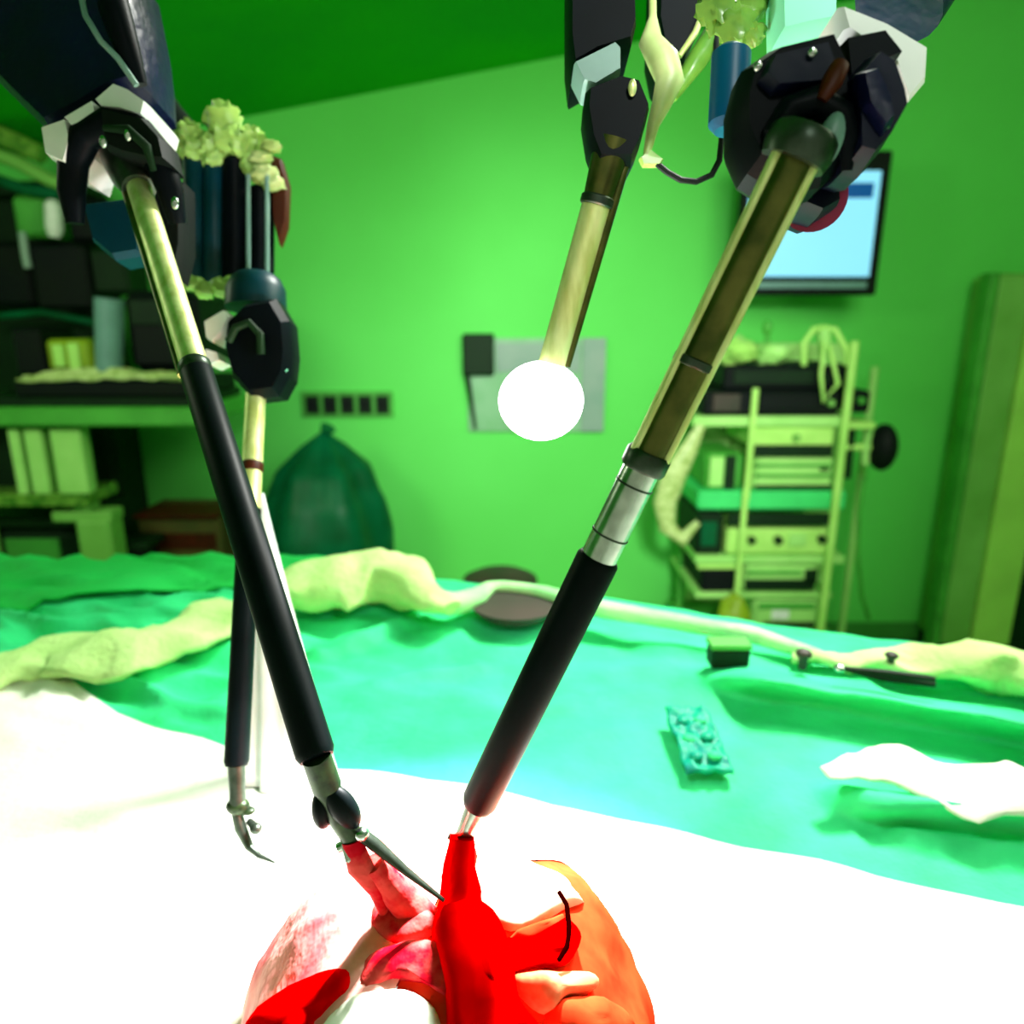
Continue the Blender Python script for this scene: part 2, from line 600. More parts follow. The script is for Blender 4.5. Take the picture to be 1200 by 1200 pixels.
mb = ridge_path([(-60, 800), (20, 782), (70, 768), (140, 768), (200, 752), (262, 728), (330, 700)], 1.214,
                [0.010, 0.014, 0.022, 0.025, 0.021, 0.023, 0.018], seed=1, fl=0.42, nz=0.5)
tag(mb.build('rolled_towel', M['cream'], smooth=60), 'rolled cream towel along the left side between green and teal cloth', 'towel')
mb = ridge_path([(300, 705), (345, 690), (400, 682), (455, 680), (490, 695), (530, 708)], 1.222,
                [0.012, 0.022, 0.030, 0.028, 0.016, 0.008], seed=2, fl=0.62, nz=0.5)
tag(mb.build('bunched_towel', M['cream'], smooth=60), 'bunched cream towel at the far table edge below the green bag', 'towel')
mb = ridge_path([(500, 698), (530, 708), (556, 700), (580, 688), (630, 692), (700, 712), (790, 728), (880, 744), (940, 762), (985, 776)], 1.216,
                [0.010, 0.010, 0.008, 0.005, 0.005, 0.007, 0.006, 0.006, 0.005, 0.002], seed=3, nz=0.12)
tag(mb.build('cloth_hem', M['paletowel'], smooth=60), 'pale green folded hem running along the far edge in front of the cart', 'cloth')
mb = ridge_path([(930, 772), (985, 776), (1050, 778), (1120, 780), (1190, 786), (1260, 796)], 1.214,
                [0.006, 0.010, 0.014, 0.018, 0.020, 0.020], seed=4, fl=0.5, nz=0.5)
tag(mb.build('folded_towel', M['cream'], smooth=60), 'cream folded towel at the right end of the far table edge', 'towel')
mb = ridge_path([(965, 905), (1010, 902), (1070, 908), (1140, 918), (1260, 925)], 1.2165,
                [0.004, 0.008, 0.013, 0.014, 0.012], seed=5, fl=0.22, nz=0.5)
tag(mb.build('gauze_strip', M['whitecloth'], smooth=60), 'white gauze strip lying on the teal cloth at the right', 'gauze')

# small things on the teal cloth
f = thing('forceps', 'dark slim forceps lying in front of the cream towel, right rear', 'forceps', T(1030, 792, 1.226))
part('arm', 'darkbox', f, MB().tube([T(985, 783, 1.226), T(1040, 789, 1.229), T(1095, 796, 1.227)], [0.0012, 0.002, 0.0016], n=8))
part('arm', 'darkbox', f, MB().tube([T(985, 783, 1.226), T(1035, 794, 1.226), T(1095, 802, 1.223)], [0.0012, 0.002, 0.0016], n=8))
part('hinge', 'steel', f, MB().ell(T(984, 783, 1.226), (0.003, 0.003, 0.002)))
for (x, y, r, lab) in ((942, 766, 0.0045, 'small dark stopper on the pale hem beside the cart base'),
                       (1045, 768, 0.0035, 'small dark stopper on top of the cream folded towel')):
    st = MB().ell(T(x, y, 1.222), (r, r, r * 0.6)).tube([T(x, y, 1.222), T(x, y, 1.222) - Vector((0, 0, r * 2))], [r * 0.6, r * 0.5], n=10)
    tag(st.build('stopper', M['maroon']), lab, 'stopper')
pk = thing('plastic_packet', 'dark teal blistered packet lying on the teal cloth right of the centre', 'packet', T(830, 905, 1.207))
mb = MB()
base_p = T(832, 905, 1.205)


def pk_fn(u, v):
    p = base_p + Vector(((u - 0.5) * 0.021, 0.048 * v, 0.001 + 0.004 * v))
    p.z += 0.0025 * noise.noise(p * 260)
    return p


part('sleeve', 'packet', pk, MB().grid(pk_fn, 18, 24), smooth=80, solid=0.002)
for i in range(2):
    for j in range(3):
        c = Vector(pk_fn(0.3 + 0.4 * i, 0.2 + 0.28 * j)) + Vector((0, -0.001, 0.001))
        part('blister', 'teal' if (i + j) % 2 else 'packet', pk, MB().ell(c, (0.0032, 0.003, 0.0018), 12, 8))
dk = thing('glass_slide_box', 'small dark green box on the far hem in front of the cart', 'box', T(853, 770, 1.21))
c = T(853, 768, 1.212)
part('case', 'darkbox', dk, MB().box(c + Vector((-0.011, -0.006, -0.006)), c + Vector((0.011, 0.006, 0.006))))
part('lid', 'midgreen', dk, MB().box(c + Vector((-0.0115, -0.0065, 0.006)), c + Vector((0.0115, 0.0065, 0.009))))

# tented film sleeve behind the two dark shafts
ap = D(305, 578, 0.33)
bc = T(338, 912, 1.208)


def film_fn(u, v):
    a = u * 2 * PI
    r = 0.0012 + (0.0185 - 0.0012) * v
    r *= 1 + 0.16 * math.sin(a * 9) * v
    c = ap.lerp(bc, v)
    return c + Vector((math.cos(a) * r, math.sin(a) * r * 0.5, 0))


o = MB().grid(film_fn, 90, 24).build('film_sleeve', M['film'], smooth=60, solid=0.0004)
tag(o, 'white pleated film sleeve tapering upward behind the left black shafts', 'sleeve')

# ------------------------------------------------------------------ specimen
DC = Vector((-0.0165, 0.156, 1.203))
R0 = 0.057
spec = thing('tissue_specimen', 'round red, orange and pale pink tissue specimen gripped by the instruments', 'specimen', DC)


def surf(ph, th, lift=0.0, lo=0.0):      # ph azimuth from +x, th polar from the top
    d = Vector((math.sin(th) * math.cos(ph), math.sin(th) * math.sin(ph), math.cos(th)))
    r = R0 * (1 + 0.05 * noise.noise(d * 3) + 0.02 * noise.noise(d * 9)) + lift
    return DC + d * r


def on_dome(px, py, lift=0.0):           # where the line of sight meets the dome
    r = ray(px, py)
    oc = CAM - DC
    R = R0 + lift
    a = r.dot(r)
    b = 2 * oc.dot(r)
    cc = oc.dot(oc) - R * R
    disc = b * b - 4 * a * cc
    t = (-b - math.sqrt(max(0, disc))) / (2 * a)
    p = CAM + r * t
    if p.z < 1.204:
        p = p.copy()
        p.z = 1.204
    return p


def sect(p0, p1, m, name, nu=48, nv=20, lift=0.0):
    return part(name, m, spec, MB().grid(lambda u, v: surf(p0 + (p1 - p0) * u, 0.03 + (PI / 2 - 0.03) * v, lift), nu, nv), smooth=80)


sect(math.radians(100), math.radians(250), 'pink', 'pale_lobe', lift=0.001)
sect(math.radians(36), math.radians(100), 'burnt_out_tissue', 'burnt_out_lobe', lift=0.0005)  # wedge coloured pale where the light burns the dome out
sect(math.radians(-110), math.radians(36), 'orange', 'orange_lobe')


def patch(name, m, outline, lift, puff, sides=True):
    # fleshy pad over the dome: outline in picture coordinates laid down on the dome, domed by puff
    n = len(outline)
    cx = sum(p[0] for p in outline) / n
    cy = sum(p[1] for p in outline) / n
    K = 7
    fine = []
    for i in range(n):
        a, b, c2, d = outline[i - 1], outline[i], outline[(i + 1) % n], outline[(i + 2) % n]
        for k in range(4):
            t = k / 4
            q = [0.5 * ((2 * b[j]) + (c2[j] - a[j]) * t + (2 * a[j] - 5 * b[j] + 4 * c2[j] - d[j]) * t * t + (-a[j] + 3 * b[j] - 3 * c2[j] + d[j]) * t ** 3) for j in (0, 1)]
            fine.append(q)
    m_ = len(fine)
    mb = MB()
    c = on_dome(cx, cy, lift)
    nrm = (c - DC).normalized()
    mb.v.append(c + nrm * puff)
    for k in range(1, K + 1):
        f = k / K
        for (x, y) in fine:
            p = on_dome(cx + (x - cx) * f, cy + (y - cy) * f, lift)
            nr = (p - DC).normalized()
            h = puff * math.sqrt(max(0, 1 - f * f)) - (0.003 if k == K else 0)
            p = p + nr * (h + 0.0012 * noise.noise(p * 180))
            mb.v.append(p)
    for i in range(m_):
        mb.f.append((0, 1 + (i + 1) % m_, 1 + i))
    for k in range(K - 1):
        for i in range(m_):
            a = 1 + k * m_ + i
            b = 1 + k * m_ + (i + 1) % m_
            mb.f.append((a, b, b + m_, a + m_))
    return part(name, m, spec, mb, smooth=80)


patch('red_flap', 'red', [(285, 1200), (320, 1165), (370, 1140), (415, 1130), (420, 1155), (395, 1180), (370, 1215), (330, 1260), (280, 1260)], 0.002, 0.003)
patch('pale_core', 'whitecloth', [(372, 1230), (395, 1180), (440, 1158), (490, 1160), (520, 1190), (515, 1240), (440, 1260)], 0.001, 0.005)
patch('ragged_edge', 'redmix', [(410, 1150), (430, 1120), (470, 1105), (505, 1100), (535, 1120), (530, 1170), (500, 1155), (460, 1150), (430, 1165)], 0.001, 0.003)
patch('red_core', 'red', [(505, 1095), (512, 1060), (560, 1050), (590, 1085), (602, 1130), (612, 1180), (640, 1230), (560, 1260), (525, 1230), (520, 1160)], 0.003, 0.006)
patch('red_wing', 'red', [(580, 1105), (620, 1098), (655, 1078), (668, 1075), (685, 1100), (670, 1125), (630, 1130), (590, 1140)], 0.003, 0.003)
patch('burnt_out_crown', 'burnt_out_tissue', [(546, 1012), (600, 1004), (655, 1026), (694, 1060), (668, 1066), (610, 1094), (570, 1082), (550, 1050)], 0.0005, 0.003)  # top of the dome, overexposure painted as a pale patch
patch('orange_spot', 'orange', [(600, 1092), (640, 1078), (666, 1070), (660, 1084), (620, 1102)], 0.003, 0.002)
patch('peach_fold', 'peach', [(590, 1145), (640, 1138), (690, 1140), (700, 1160), (660, 1170), (640, 1190), (610, 1170)], 0.002, 0.004)
patch('orange_fold', 'orange', [(640, 1175), (690, 1165), (730, 1180), (740, 1210), (700, 1230), (650, 1215)], 0.002, 0.004)
patch('pink_fold', 'redmix', [(430, 1080), (460, 1040), (490, 1060), (515, 1080), (500, 1100), (460, 1110)], 0.0, 0.003)
vp = [on_dome(*q, 0.006) for q in ((655, 1045), (664, 1060), (667, 1085), (664, 1110), (655, 1125))]
part('thread', 'darkvein', spec, MB().tube(vp, [0.0006, 0.0006, 0.0007, 0.0006, 0.0005], n=8))
# strand pulled up to the right instrument
sp = [D(548, 1150, 0.178), D(545, 1090, 0.180), D(540, 1050, 0.181), D(538, 1015, 0.181), D(542, 980, 0.1815)]
part('pulled_strand', 'red', spec, MB().tube(sp, [0.0135, 0.0090, 0.0054, 0.0040, 0.0030], n=24), smooth=80)
sp = [D(500, 1092, 0.180), D(478, 1060, 0.178), D(455, 1035, 0.176), D(436, 1012, 0.172)]
part('pulled_strand', 'redmix', spec, MB().tube(sp, [0.006, 0.0042, 0.0034, 0.0026], n=20), smooth=80)

# ------------------------------------------------------------------ instruments (8.5 mm shafts)
RS = 0.00425


def ring(mb, A, B, y, r, h):
    c = at_y(A, B, y)
    d = (B - A).normalized()
    return mb.tube([c - d * h, c - d * h * 0.7, c + d * h * 0.7, c + d * h], [r * 0.92, r, r, r * 0.92], n=24)


# right instrument
A = D(948, 150, 0.134)
B = D(559, 945, 0.182)
ax = (B - A).normalized()
side = ax.cross(FWD).normalized()
if side.x < 0:
    side = -side
ri = thing('surgical_instrument', 'largest instrument crossing from the upper right to the red tissue strand', 'instrument', A)
part('shaft', 'bronze', ri, MB().tube([at_y(A, B, 165), at_y(A, B, 545)], RS * 0.95, n=28))
for s in (-1, 1):
    part('rail', 'gold', ri,
         MB().tube([at_y(A, B, 175) + side * s * RS * 0.84 - FWD * 0.002, at_y(A, B, 535) + side * s * RS * 0.8 - FWD * 0.002], RS * 0.25, n=12))
rd = ring(ring(MB(), A, B, 540, RS * 1.16, 0.0022), A, B, 425, RS * 1.04, 0.001)
part('collar', 'dsteel', ri, rd)
tb = part('tube', 'steel', ri, MB().tube([at_y(A, B, 540), at_y(A, B, 660)], RS * 0.96, n=28), label='bright brushed tube section')
for k in range(2):
    part('groove', 'dsteel', tb, ring(MB(), A, B, 568 + k * 58, RS * 1.0, 0.0003))
part('sleeve', 'shaft_black', ri, MB().tube([at_y(A, B, 652), at_y(A, B, 656), at_y(A, B, 938), at_y(A, B, 944)], [RS * 1.0, RS * 1.14, RS * 1.05, RS * 0.9], n=28), label='black insulating sleeve')
t0, t1 = at_y(A, B, 940), D(541, 985, 0.183)
part('wrist', 'steel', ri, MB().tube([t0, t0.lerp(t1, 0.5), t1], [RS * 0.72, RS * 0.6, RS * 0.5], n=18))
part('pin', 'dsteel', ri, MB().tube([t1 - side * 0.0036, t1 + side * 0.0036], 0.0011, n=12))
for s in (-1, 1):
    q = D(541 + 6 * s, 983, 0.183)
    part('jaw', 'redmix', ri, MB().tube([q, D(541 + 9 * s, 1003, 0.183), D(540 + 6 * s, 1030, 0.184), D(540 + 2 * s, 1050, 0.184)], [0.0015, 0.0021, 0.0017, 0.0008], n=12, flat=0.7), label='blood stained gripping jaw')

# left instrument
A = D(152, 185, 0.262)
B = D(371, 888, 0.165)
ax = (B - A).normalized()
side = ax.cross(FWD).normalized()
if side.x < 0:
    side = -side
li = thing('surgical_instrument', 'front left instrument with pale gold upper shaft leading down into the specimen', 'instrument', A)
part('shaft', 'gold', li, MB().tube([at_y(A, B, 178), at_y(A, B, 432)], RS * 0.95, n=28), label='pale gold upper shaft')
part('rail', 'bronze', li, MB().tube([at_y(A, B, 200) - side * RS * 1.15, at_y(A, B, 432) - side * RS * 1.0], RS * 0.36, n=12))
part('collar', 'dsteel', li, ring(MB(), A, B, 432, RS * 1.12, 0.002))
part('sleeve', 'shaft_black', li, MB().tube([at_y(A, B, 434), at_y(A, B, 438), at_y(A, B, 882), at_y(A, B, 889)], [RS, RS * 1.12, RS * 1.05, RS * 0.9], n=28), label='black insulating sleeve')
q0, q1, q2, q3 = at_y(A, B, 887), D(383, 922, 0.168), D(400, 958, 0.170), D(414, 985, 0.171)
part('neck', 'jointgreen', li, MB().tube([q0, q1], [RS * 0.78, RS * 0.8], n=20))
part('joint', 'shaft_black', li, MB().ell(D(379, 946, 0.1705), (0.0026, 0.004, 0.0052)).ell(D(402, 946, 0.1685), (0.0032, 0.003, 0.0062), rot=Matrix.Rotation(-0.5, 3, 'Y')))
part('clevis', 'jointgreen', li, MB().tube([q1, q2, q3], [RS * 0.72, RS * 0.75, RS * 0.6], n=18, flat=0.8))
part('pin', 'steel', li, MB().tube([q3 - side * 0.004, q3 + side * 0.004], 0.0012, n=12).ell(D(424, 978, 0.168), (0.0016,) * 3))
part('jaw', 'dsteel', li, MB().tube([D(420, 975, 0.170), D(440, 990, 0.171), D(475, 1020, 0.173), D(520, 1055, 0.174)], [0.0018, 0.002, 0.0013, 0.0006], n=12, flat=0.7), label='thin dark upper jaw')
part('jaw', 'redmix', li, MB().tube([D(412, 985, 0.170), D(422, 1015, 0.171), D(442, 1045, 0.174), D(452, 1078, 0.178)], [0.0024, 0.0032, 0.002, 0.0008], n=12, flat=0.7), label='blood stained lower jaw')
part('jaw', 'steel', li, MB().tube([D(405, 985, 0.171), D(412, 1000, 0.171), D(430, 1010, 0.172)], [0.0016, 0.0026, 0.0012], n=12, flat=0.7))

# rear left instrument with the curved needle driver
A = D(302, 420, 0.305)
B = D(277, 897, 0.255)
ri3 = thing('surgical_instrument', 'thin rear left instrument with hooked grey tip over the white sheet', 'instrument', A)
part('shaft', 'gold', ri3, MB().tube([at_y(A, B, 420), at_y(A, B, 600)], RS * 0.95, n=24), label='pale gold upper shaft')
part('collar', 'redbrown', ri3, ring(MB(), A, B, 548, RS * 1.05, 0.002))
part('sleeve', 'shaft_black', ri3, MB().tube([at_y(A, B, 597), at_y(A, B, 892), at_y(A, B, 898)], [RS * 1.02, RS * 1.0, RS * 0.85], n=24), label='black insulating sleeve')
part('wrist', 'dsteel', ri3, MB().tube([D(277, 896, 0.255), D(278, 925, 0.255), D(279, 948, 0.255)], [RS * 0.7, RS * 0.62, RS * 0.7], n=18))
part('joint', 'jointgreen', ri3, MB().ell(D(279, 945, 0.255), (0.0042, 0.003, 0.0032)).ell(D(290, 950, 0.255), (0.0028, 0.002, 0.0014)))
part('jaw', 'dsteel', ri3, MB().tube([D(277, 950, 0.255), D(282, 970, 0.255), D(292, 992, 0.254), D(304, 1003, 0.252), D(322, 1011, 0.250)], [0.0018, 0.0022, 0.0016, 0.0010, 0.0004], n=12), label='curved hooked jaw')
part('pin', 'dsteel', ri3, MB().tube([D(292, 962, 0.256), D(301, 972, 0.253)], [0.0012, 0.0018], n=12).ell(D(300, 971, 0.252), (0.0022, 0.002, 0.002)))

# endoscope with lit tip
A = D(716, 178, 0.205)
B = D(640, 452, 0.222)
en = thing('endoscope', 'pale endoscope hanging in the centre with a glaring lit tip', 'endoscope', A)
part('neck', 'bronze', en, MB().tube([at_y(A, B, 165), at_y(A, B, 236)], [RS * 1.3, RS * 1.0], n=24), label='dark bronze neck')
part('shaft', 'gold', en, MB().tube([at_y(A, B, 234), at_y(A, B, 440)], RS * 0.98, n=24), label='pale gold lower shaft')
sd = (B - A).normalized().cross(FWD).normalized()
if sd.x < 0:
    sd = -sd
part('rail', 'bronze', en, MB().tube([at_y(A, B, 190) + sd * RS * 1.15, at_y(A, B, 425) + sd * RS * 1.0], RS * 0.32, n=12))
part('collar', 'dsteel', en, ring(MB(), A, B, 236, RS * 1.15, 0.0014))
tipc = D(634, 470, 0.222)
part('glare_ball', 'tipglare', en, MB().ell(tipc, (0.013, 0.012, 0.012), 24, 16), label='white ball standing in for the glare of the tip light')  # lens glare built as a glowing ball, wider than the shaft
lamp('endoscope_lamp', 'SPOT', tipc + Vector((0, -0.004, -0.016)), (-0.03, 0.17, 1.2), 13.0, (1.0, 1.0, 0.98), 0.004, 92, 1.0)
lamp('endoscope_back_glow', 'POINT', tipc + Vector((0, 0.02, 0.0)), (0, 3, 1), 0.5, (1, 1, 1), 0.006)

# ------------------------------------------------------------------ robot arms
def link_up(mb, p, d, z, r0, r1, n=20):
    d = Vector(d).normalized()
    t = (z - p.z) / d.z
    q = p + d * t
    mb.tube([p, p.lerp(q, 0.04), p.lerp(q, 0.12), q], [r0 * 0.9, r0, (r0 + r1) / 2, r1], n=n)
    return q


def mount(q, parent):
    q = Vector(q)
    z = ceil_z(q.x)
    part('ceiling_mount', 'steel', parent, MB().tube([(q.x, q.y, z - 0.06), (q.x, q.y, z - 0.012)], [0.05, 0.06], n=24))


# right arm
ra = thing('robot_arm', 'black and navy robot arm head at the upper right holding the largest instrument', 'robot arm', D(960, 120, 0.15))
part('housing', 'black', ra, MB().prism([(868, 105), (878, 66), (912, 42), (985, 24), (1002, 60), (1008, 115), (1002, 180), (972, 208), (920, 212), (885, 190), (868, 150)], 0.138, 0.154, 0.16, 0.3), label='black faceted housing')
part('cover_plate', 'deepnavy', ra, MB().prism([(905, 62), (975, 45), (985, 75), (975, 95), (910, 100), (895, 85)], 0.1345, 0.142, 0.12, 0.3))
part('side_pod', 'deepnavy', ra, MB().prism([(1002, 78), (1032, 46), (1052, 60), (1066, 100), (1070, 122), (1048, 162), (1024, 190), (1004, 184)], 0.134, 0.152, 0.2, 0.35), label='dark navy glossy side pod')
part('pod_window', 'navy', ra, MB().prism([(1010, 78), (1028, 72), (1046, 110), (1052, 140), (1040, 152), (1018, 120)], 0.1315, 0.137, 0.2, 0.4))
part('band', 'white', ra, MB().prism([(985, 4), (1040, 26), (1090, 56), (1088, 92), (1068, 116), (1046, 52), (1010, 42), (992, 30)], 0.146, 0.160, 0.08, 0.1), label='white plastic band')
part('knuckle', 'black', ra, MB().prism([(990, 42), (1040, 32), (1062, 60), (1020, 78), (995, 90)], 0.14, 0.17, 0.12, 0.2))
mb = MB()
p0 = D(1052, 8, 0.176)
qr = link_up(mb, p0, UPV + RGT * 0.62 + FWD * 0.05, ceil_z(0.3) - 0.05, 0.0118, 0.030)
part('upper_link', 'navy', ra, mb, label='navy sleeve running up and right')
mount((qr.x, qr.y, 0), ra)
A = D(948, 150, 0.134)
B = D(559, 945, 0.182)
ax = (B - A).normalized()
c = at_y(A, B, 172)
part('cannula_cup', 'dsteel', ra, MB().tube([c - ax * 0.003, c - ax * 0.002, c + ax * 0.001, c + ax * 0.003, c + ax * 0.0028], [0.0056, 0.0064, 0.0066, 0.0060, 0.0044], n=34), label='grey metal cup around the shaft')
part('cup_shield', 'grey', ra, MB().ell(D(972, 165, 0.1345), (0.0024, 0.002, 0.0050), rot=Matrix.Rotation(0.25, 3, 'Y')))
part('cup_rim', 'black', ra, MB().tube([D(908, 185, 0.139), D(906, 155, 0.137), D(925, 128, 0.136), D(955, 118, 0.136), D(985, 135, 0.136), D(996, 165, 0.137), D(992, 200, 0.139)], [0.001, 0.002, 0.0026, 0.0028, 0.0026, 0.002, 0.001], n=14))
part('lever', 'redbrown', ra, MB().tube([D(962, 118, 0.1335), D(975, 96, 0.133), D(984, 78, 0.134)], [0.0010, 0.0019, 0.0017], n=12))
for (x, y) in ((888, 78), (952, 62), (1038, 147)):
    part('screw', 'steel', ra, MB().ell(D(x, y, 0.1335), (0.0008, 0.0006, 0.0008), 12, 8))
part('motor_can', 'blue', ra, MB().tube([D(858, 58, 0.165), D(857, 64, 0.165), D(853, 146, 0.165), D(853, 154, 0.165)], [0.003, 0.0044, 0.0044, 0.003], n=20), label='blue cylinder on the left flank')
part('mint_block', 'mint', ra, MB().prism([(916, -60), (982, -60), (982, 20), (950, 26), (918, 34)], 0.168, 0.180, 0.06, 0.1), label='mint green block above the housing')
part('disc', 'magenta', ra, MB().tube([D(953, 232, 0.158), D(953, 232, 0.162)], [0.0070, 0.0070], n=30), label='maroon disc below the housing')
part('disc_bracket', 'deepnavy', ra, MB().prism([(940, 195), (985, 190), (988, 235), (965, 248), (940, 238)], 0.152, 0.166, 0.15, 0.2))
mb = MB()
for (x, y, r) in ((842, 8, 0.0052), (862, 30, 0.0046), (880, 6, 0.004), (858, -20, 0.006), (884, 40, 0.0026)):
    mb.ell(D(x, y, 0.178), (r, r * 0.8, r), nz=0.5, nf=3)
part('crumpled_film', 'olive', ra, mb, smooth=60, label='crumpled yellow-green plastic film')

# left arm
la = thing('robot_arm', 'dark navy robot arm filling the upper left corner with white band', 'robot arm', D(120, 150, 0.25))
mb = MB()
p0 = D(50, 40, 0.31)
dl = UPV * 1.0 - RGT * 0.62 + FWD * 0.0
qr = link_up(mb, p0, dl, ceil_z(-0.5) - 0.05, 0.024, 0.045)
part('upper_link', 'deepnavy', la, mb, label='dark navy sleeve running up and left')
mount((qr.x, qr.y, 0), la)
part('housing', 'navy', la, MB().prism([(-60, -60), (140, -60), (152, 0), (158, 50), (160, 92), (130, 100), (90, 125), (48, 147), (20, 120), (-60, 40)], 0.250, 0.285, 0.1, 0.2))
part('clip', 'black', la, MB().tube([D(128, -40, 0.24), D(134, 10, 0.24), D(150, 60, 0.241), D(164, 100, 0.244)], [0.003, 0.0050, 0.004, 0.0024], n=16))
part('cable', 'grey', la, MB().tube([D(92, -20, 0.238), D(100, 18, 0.237), D(118, 48, 0.237), D(138, 68, 0.238), D(160, 100, 0.24)], 0.0010, n=8), label='thin grey cable over the housing')
part('band', 'white', la, MB().prism([(47, 148), (76, 138), (82, 162), (74, 190), (52, 180)], 0.246, 0.275, 0.08, 0.15), label='white band segment')
part('band', 'white', la, MB().prism([(74, 137), (108, 117), (116, 148), (108, 150), (96, 142), (82, 146)], 0.245, 0.27, 0.06, 0.15), label='white band segment')
part('band', 'white', la, MB().prism([(110, 116), (132, 97), (150, 104), (170, 118), (166, 134), (140, 126), (118, 124)], 0.244, 0.27, 0.06, 0.15), label='white band segment')
part('yoke', 'black', la, MB().tube([D(88, 262, 0.256), D(84, 225, 0.254), D(86, 190, 0.252), D(100, 160, 0.25), D(130, 145, 0.249), D(160, 152, 0.249), D(184, 180, 0.25), D(200, 225, 0.252), D(208, 262, 0.256)],
                                    [0.003, 0.0046, 0.005, 0.0052, 0.0056, 0.0056, 0.0054, 0.0044, 0.003], n=20), label='black arched yoke over the shaft')
part('yoke_plate', 'blackbox', la, MB().prism([(112, 122), (166, 134), (190, 160), (196, 188), (170, 185), (140, 178), (118, 168)], 0.242, 0.258, 0.15, 0.25))
part('yoke_rib', 'darkbox', la, MB().tube([D(122, 150, 0.2405), D(150, 152, 0.2400), D(172, 172, 0.2405), D(180, 200, 0.243)], [0.001, 0.0016, 0.0016, 0.001], n=12))
for (x, y) in ((121, 166), (150, 158), (205, 238)):
    part('screw', 'steel', la, MB().ell(D(x, y, 0.2395), (0.0013, 0.001, 0.0020), 12, 8))
A = D(152, 185, 0.262)
B = D(371, 888, 0.165)
ax = (B - A).normalized()
part('cannula_cup', 'dsteel', la, MB().tube([A - ax * 0.006, A, A + ax * 0.010, A + ax * 0.018], [0.0095, 0.0095, 0.0082, 0.0055], n=28), label='grey green cup around the shaft')
part('gear_box', 'teal_p', la, MB().prism([(92, 235), (150, 228), (166, 262), (164, 296), (130, 302), (104, 280)], 0.268, 0.285, 0.15, 0.2), label='dark teal gear box')
part('side_pod', 'blackbox', la, MB().prism([(178, 200), (212, 210), (212, 290), (204, 325), (190, 315), (178, 260)], 0.275, 0.29, 0.2, 0.2))

# endoscope arm
ea = thing('robot_arm', 'black robot arm at the top centre carrying the lit endoscope', 'robot arm', D(720, 120, 0.22))
part('housing', 'black', ea, MB().prism([(668, -80), (745, -80), (748, 20), (742, 45), (700, 58), (672, 74), (668, 40)], 0.206, 0.232, 0.08, 0.15))
part('band', 'grey', ea, MB().prism([(673, 72), (722, 48), (728, 54), (728, 80), (698, 98), (684, 94)], 0.203, 0.216, 0.06, 0.12), label='grey band under the housing')
part('head', 'black', ea, MB().prism([(688, 98), (728, 82), (752, 88), (764, 118), (760, 135), (752, 165), (742, 186), (722, 186), (702, 186), (692, 160), (686, 122)], 0.200, 0.218, 0.12, 0.25), label='black tapering tool head')
part('screw', 'gold', ea, MB().ell(D(741, 103, 0.1985), (0.0012, 0.001, 0.0022), 12, 8))
part('hose', 'cream_hose', ea, MB().tube([D(764, -60, 0.215), D(765, 20, 0.215), D(762, 48, 0.215), D(778, 72, 0.215), D(785, 95, 0.215), D(776, 120, 0.215), D(765, 148, 0.215), D(757, 185, 0.215)],
                                         [0.001, 0.0012, 0.0035, 0.0046, 0.0042, 0.003, 0.0018, 0.001], n=18), label='cream curved hose', smooth=60)
part('clamp', 'lime', ea, MB().prism([(750, 184), (762, 174), (778, 186), (774, 192), (754, 192)], 0.214, 0.217, 0.1, 0.2))
part('strut', 'black', ea, MB().prism([(775, -80), (832, -80), (828, 10), (806, 62), (792, 76), (780, 60), (772, 20)], 0.222, 0.25, 0.1, 0.2))
part('strut', 'olive', ea, MB().tube([D(858, 0, 0.224), D(838, 40, 0.222), D(812, 78, 0.221), D(788, 115, 0.220)], [0.0030, 0.0036, 0.0030, 0.0014], n=14), label='dark green diagonal strut')
part('strut', 'gold', ea, MB().tube([D(838, -20, 0.216), D(815, 38, 0.216), D(796, 66, 0.216)], [0.0008, 0.001, 0.0008], n=10))
part('cable_loop', 'blackbox', ea, MB().tube([D(770, 192, 0.215), D(782, 202, 0.215), D(798, 211, 0.215), D(816, 213, 0.215), D(834, 205, 0.215), D(843, 188, 0.215), D(846, 160, 0.215), D(843, 120, 0.216), D(840, 70, 0.218), D(838, 20, 0.22)],
                                             0.0009, n=10), label='thin black cable loop')
mb = MB()
link_q = link_up(mb, D(708, -40, 0.225), UPV * 1 + FWD * 0.1, ceil_z(0.03) - 0.05, 0.010, 0.03)
part('upper_link', 'black', ea, mb)
mount((link_q.x, link_q.y, 0), ea)

# rear left arm
ta = thing('robot_arm', 'rear left robot arm with striped dark cylinders and yellow-green crumpled top', 'robot arm', D(290, 380, 0.31))
part('head', 'black', ta, MB().prism([(262, 372), (282, 352), (318, 345), (334, 372), (337, 412), (334, 440), (322, 462), (290, 466), (268, 440), (258, 405)], 0.292, 0.315, 0.15, 0.25), label='black tool head')
part('head_rib', 'darkbox', ta, MB().tube([D(268, 400, 0.290), D(276, 384, 0.289), D(292, 378, 0.289), D(305, 392, 0.289), D(306, 415, 0.290)], 0.0016, n=12))
part('top_cap', 'teal_p', ta, MB().tube([D(300, 362, 0.312), D(300, 340, 0.312), D(300, 328, 0.312), D(300, 322, 0.312)], [0.0128, 0.0125, 0.0105, 0.008], n=26), label='dark teal cap')
part('band', 'white', ta, MB().prism([(238, 376), (262, 362), (268, 370), (260, 388), (248, 400), (240, 396)], 0.295, 0.312, 0.1, 0.2), label='white bracket piece')
part('band', 'white', ta, MB().prism([(240, 408), (254, 412), (258, 422), (246, 428), (240, 420)], 0.295, 0.308, 0.1, 0.2), label='white bracket piece')
part('cup', 'dsteel', ta, MB().tube([D(302, 414, 0.300), D(302, 428, 0.302)], [0.0052, 0.0062], n=20))
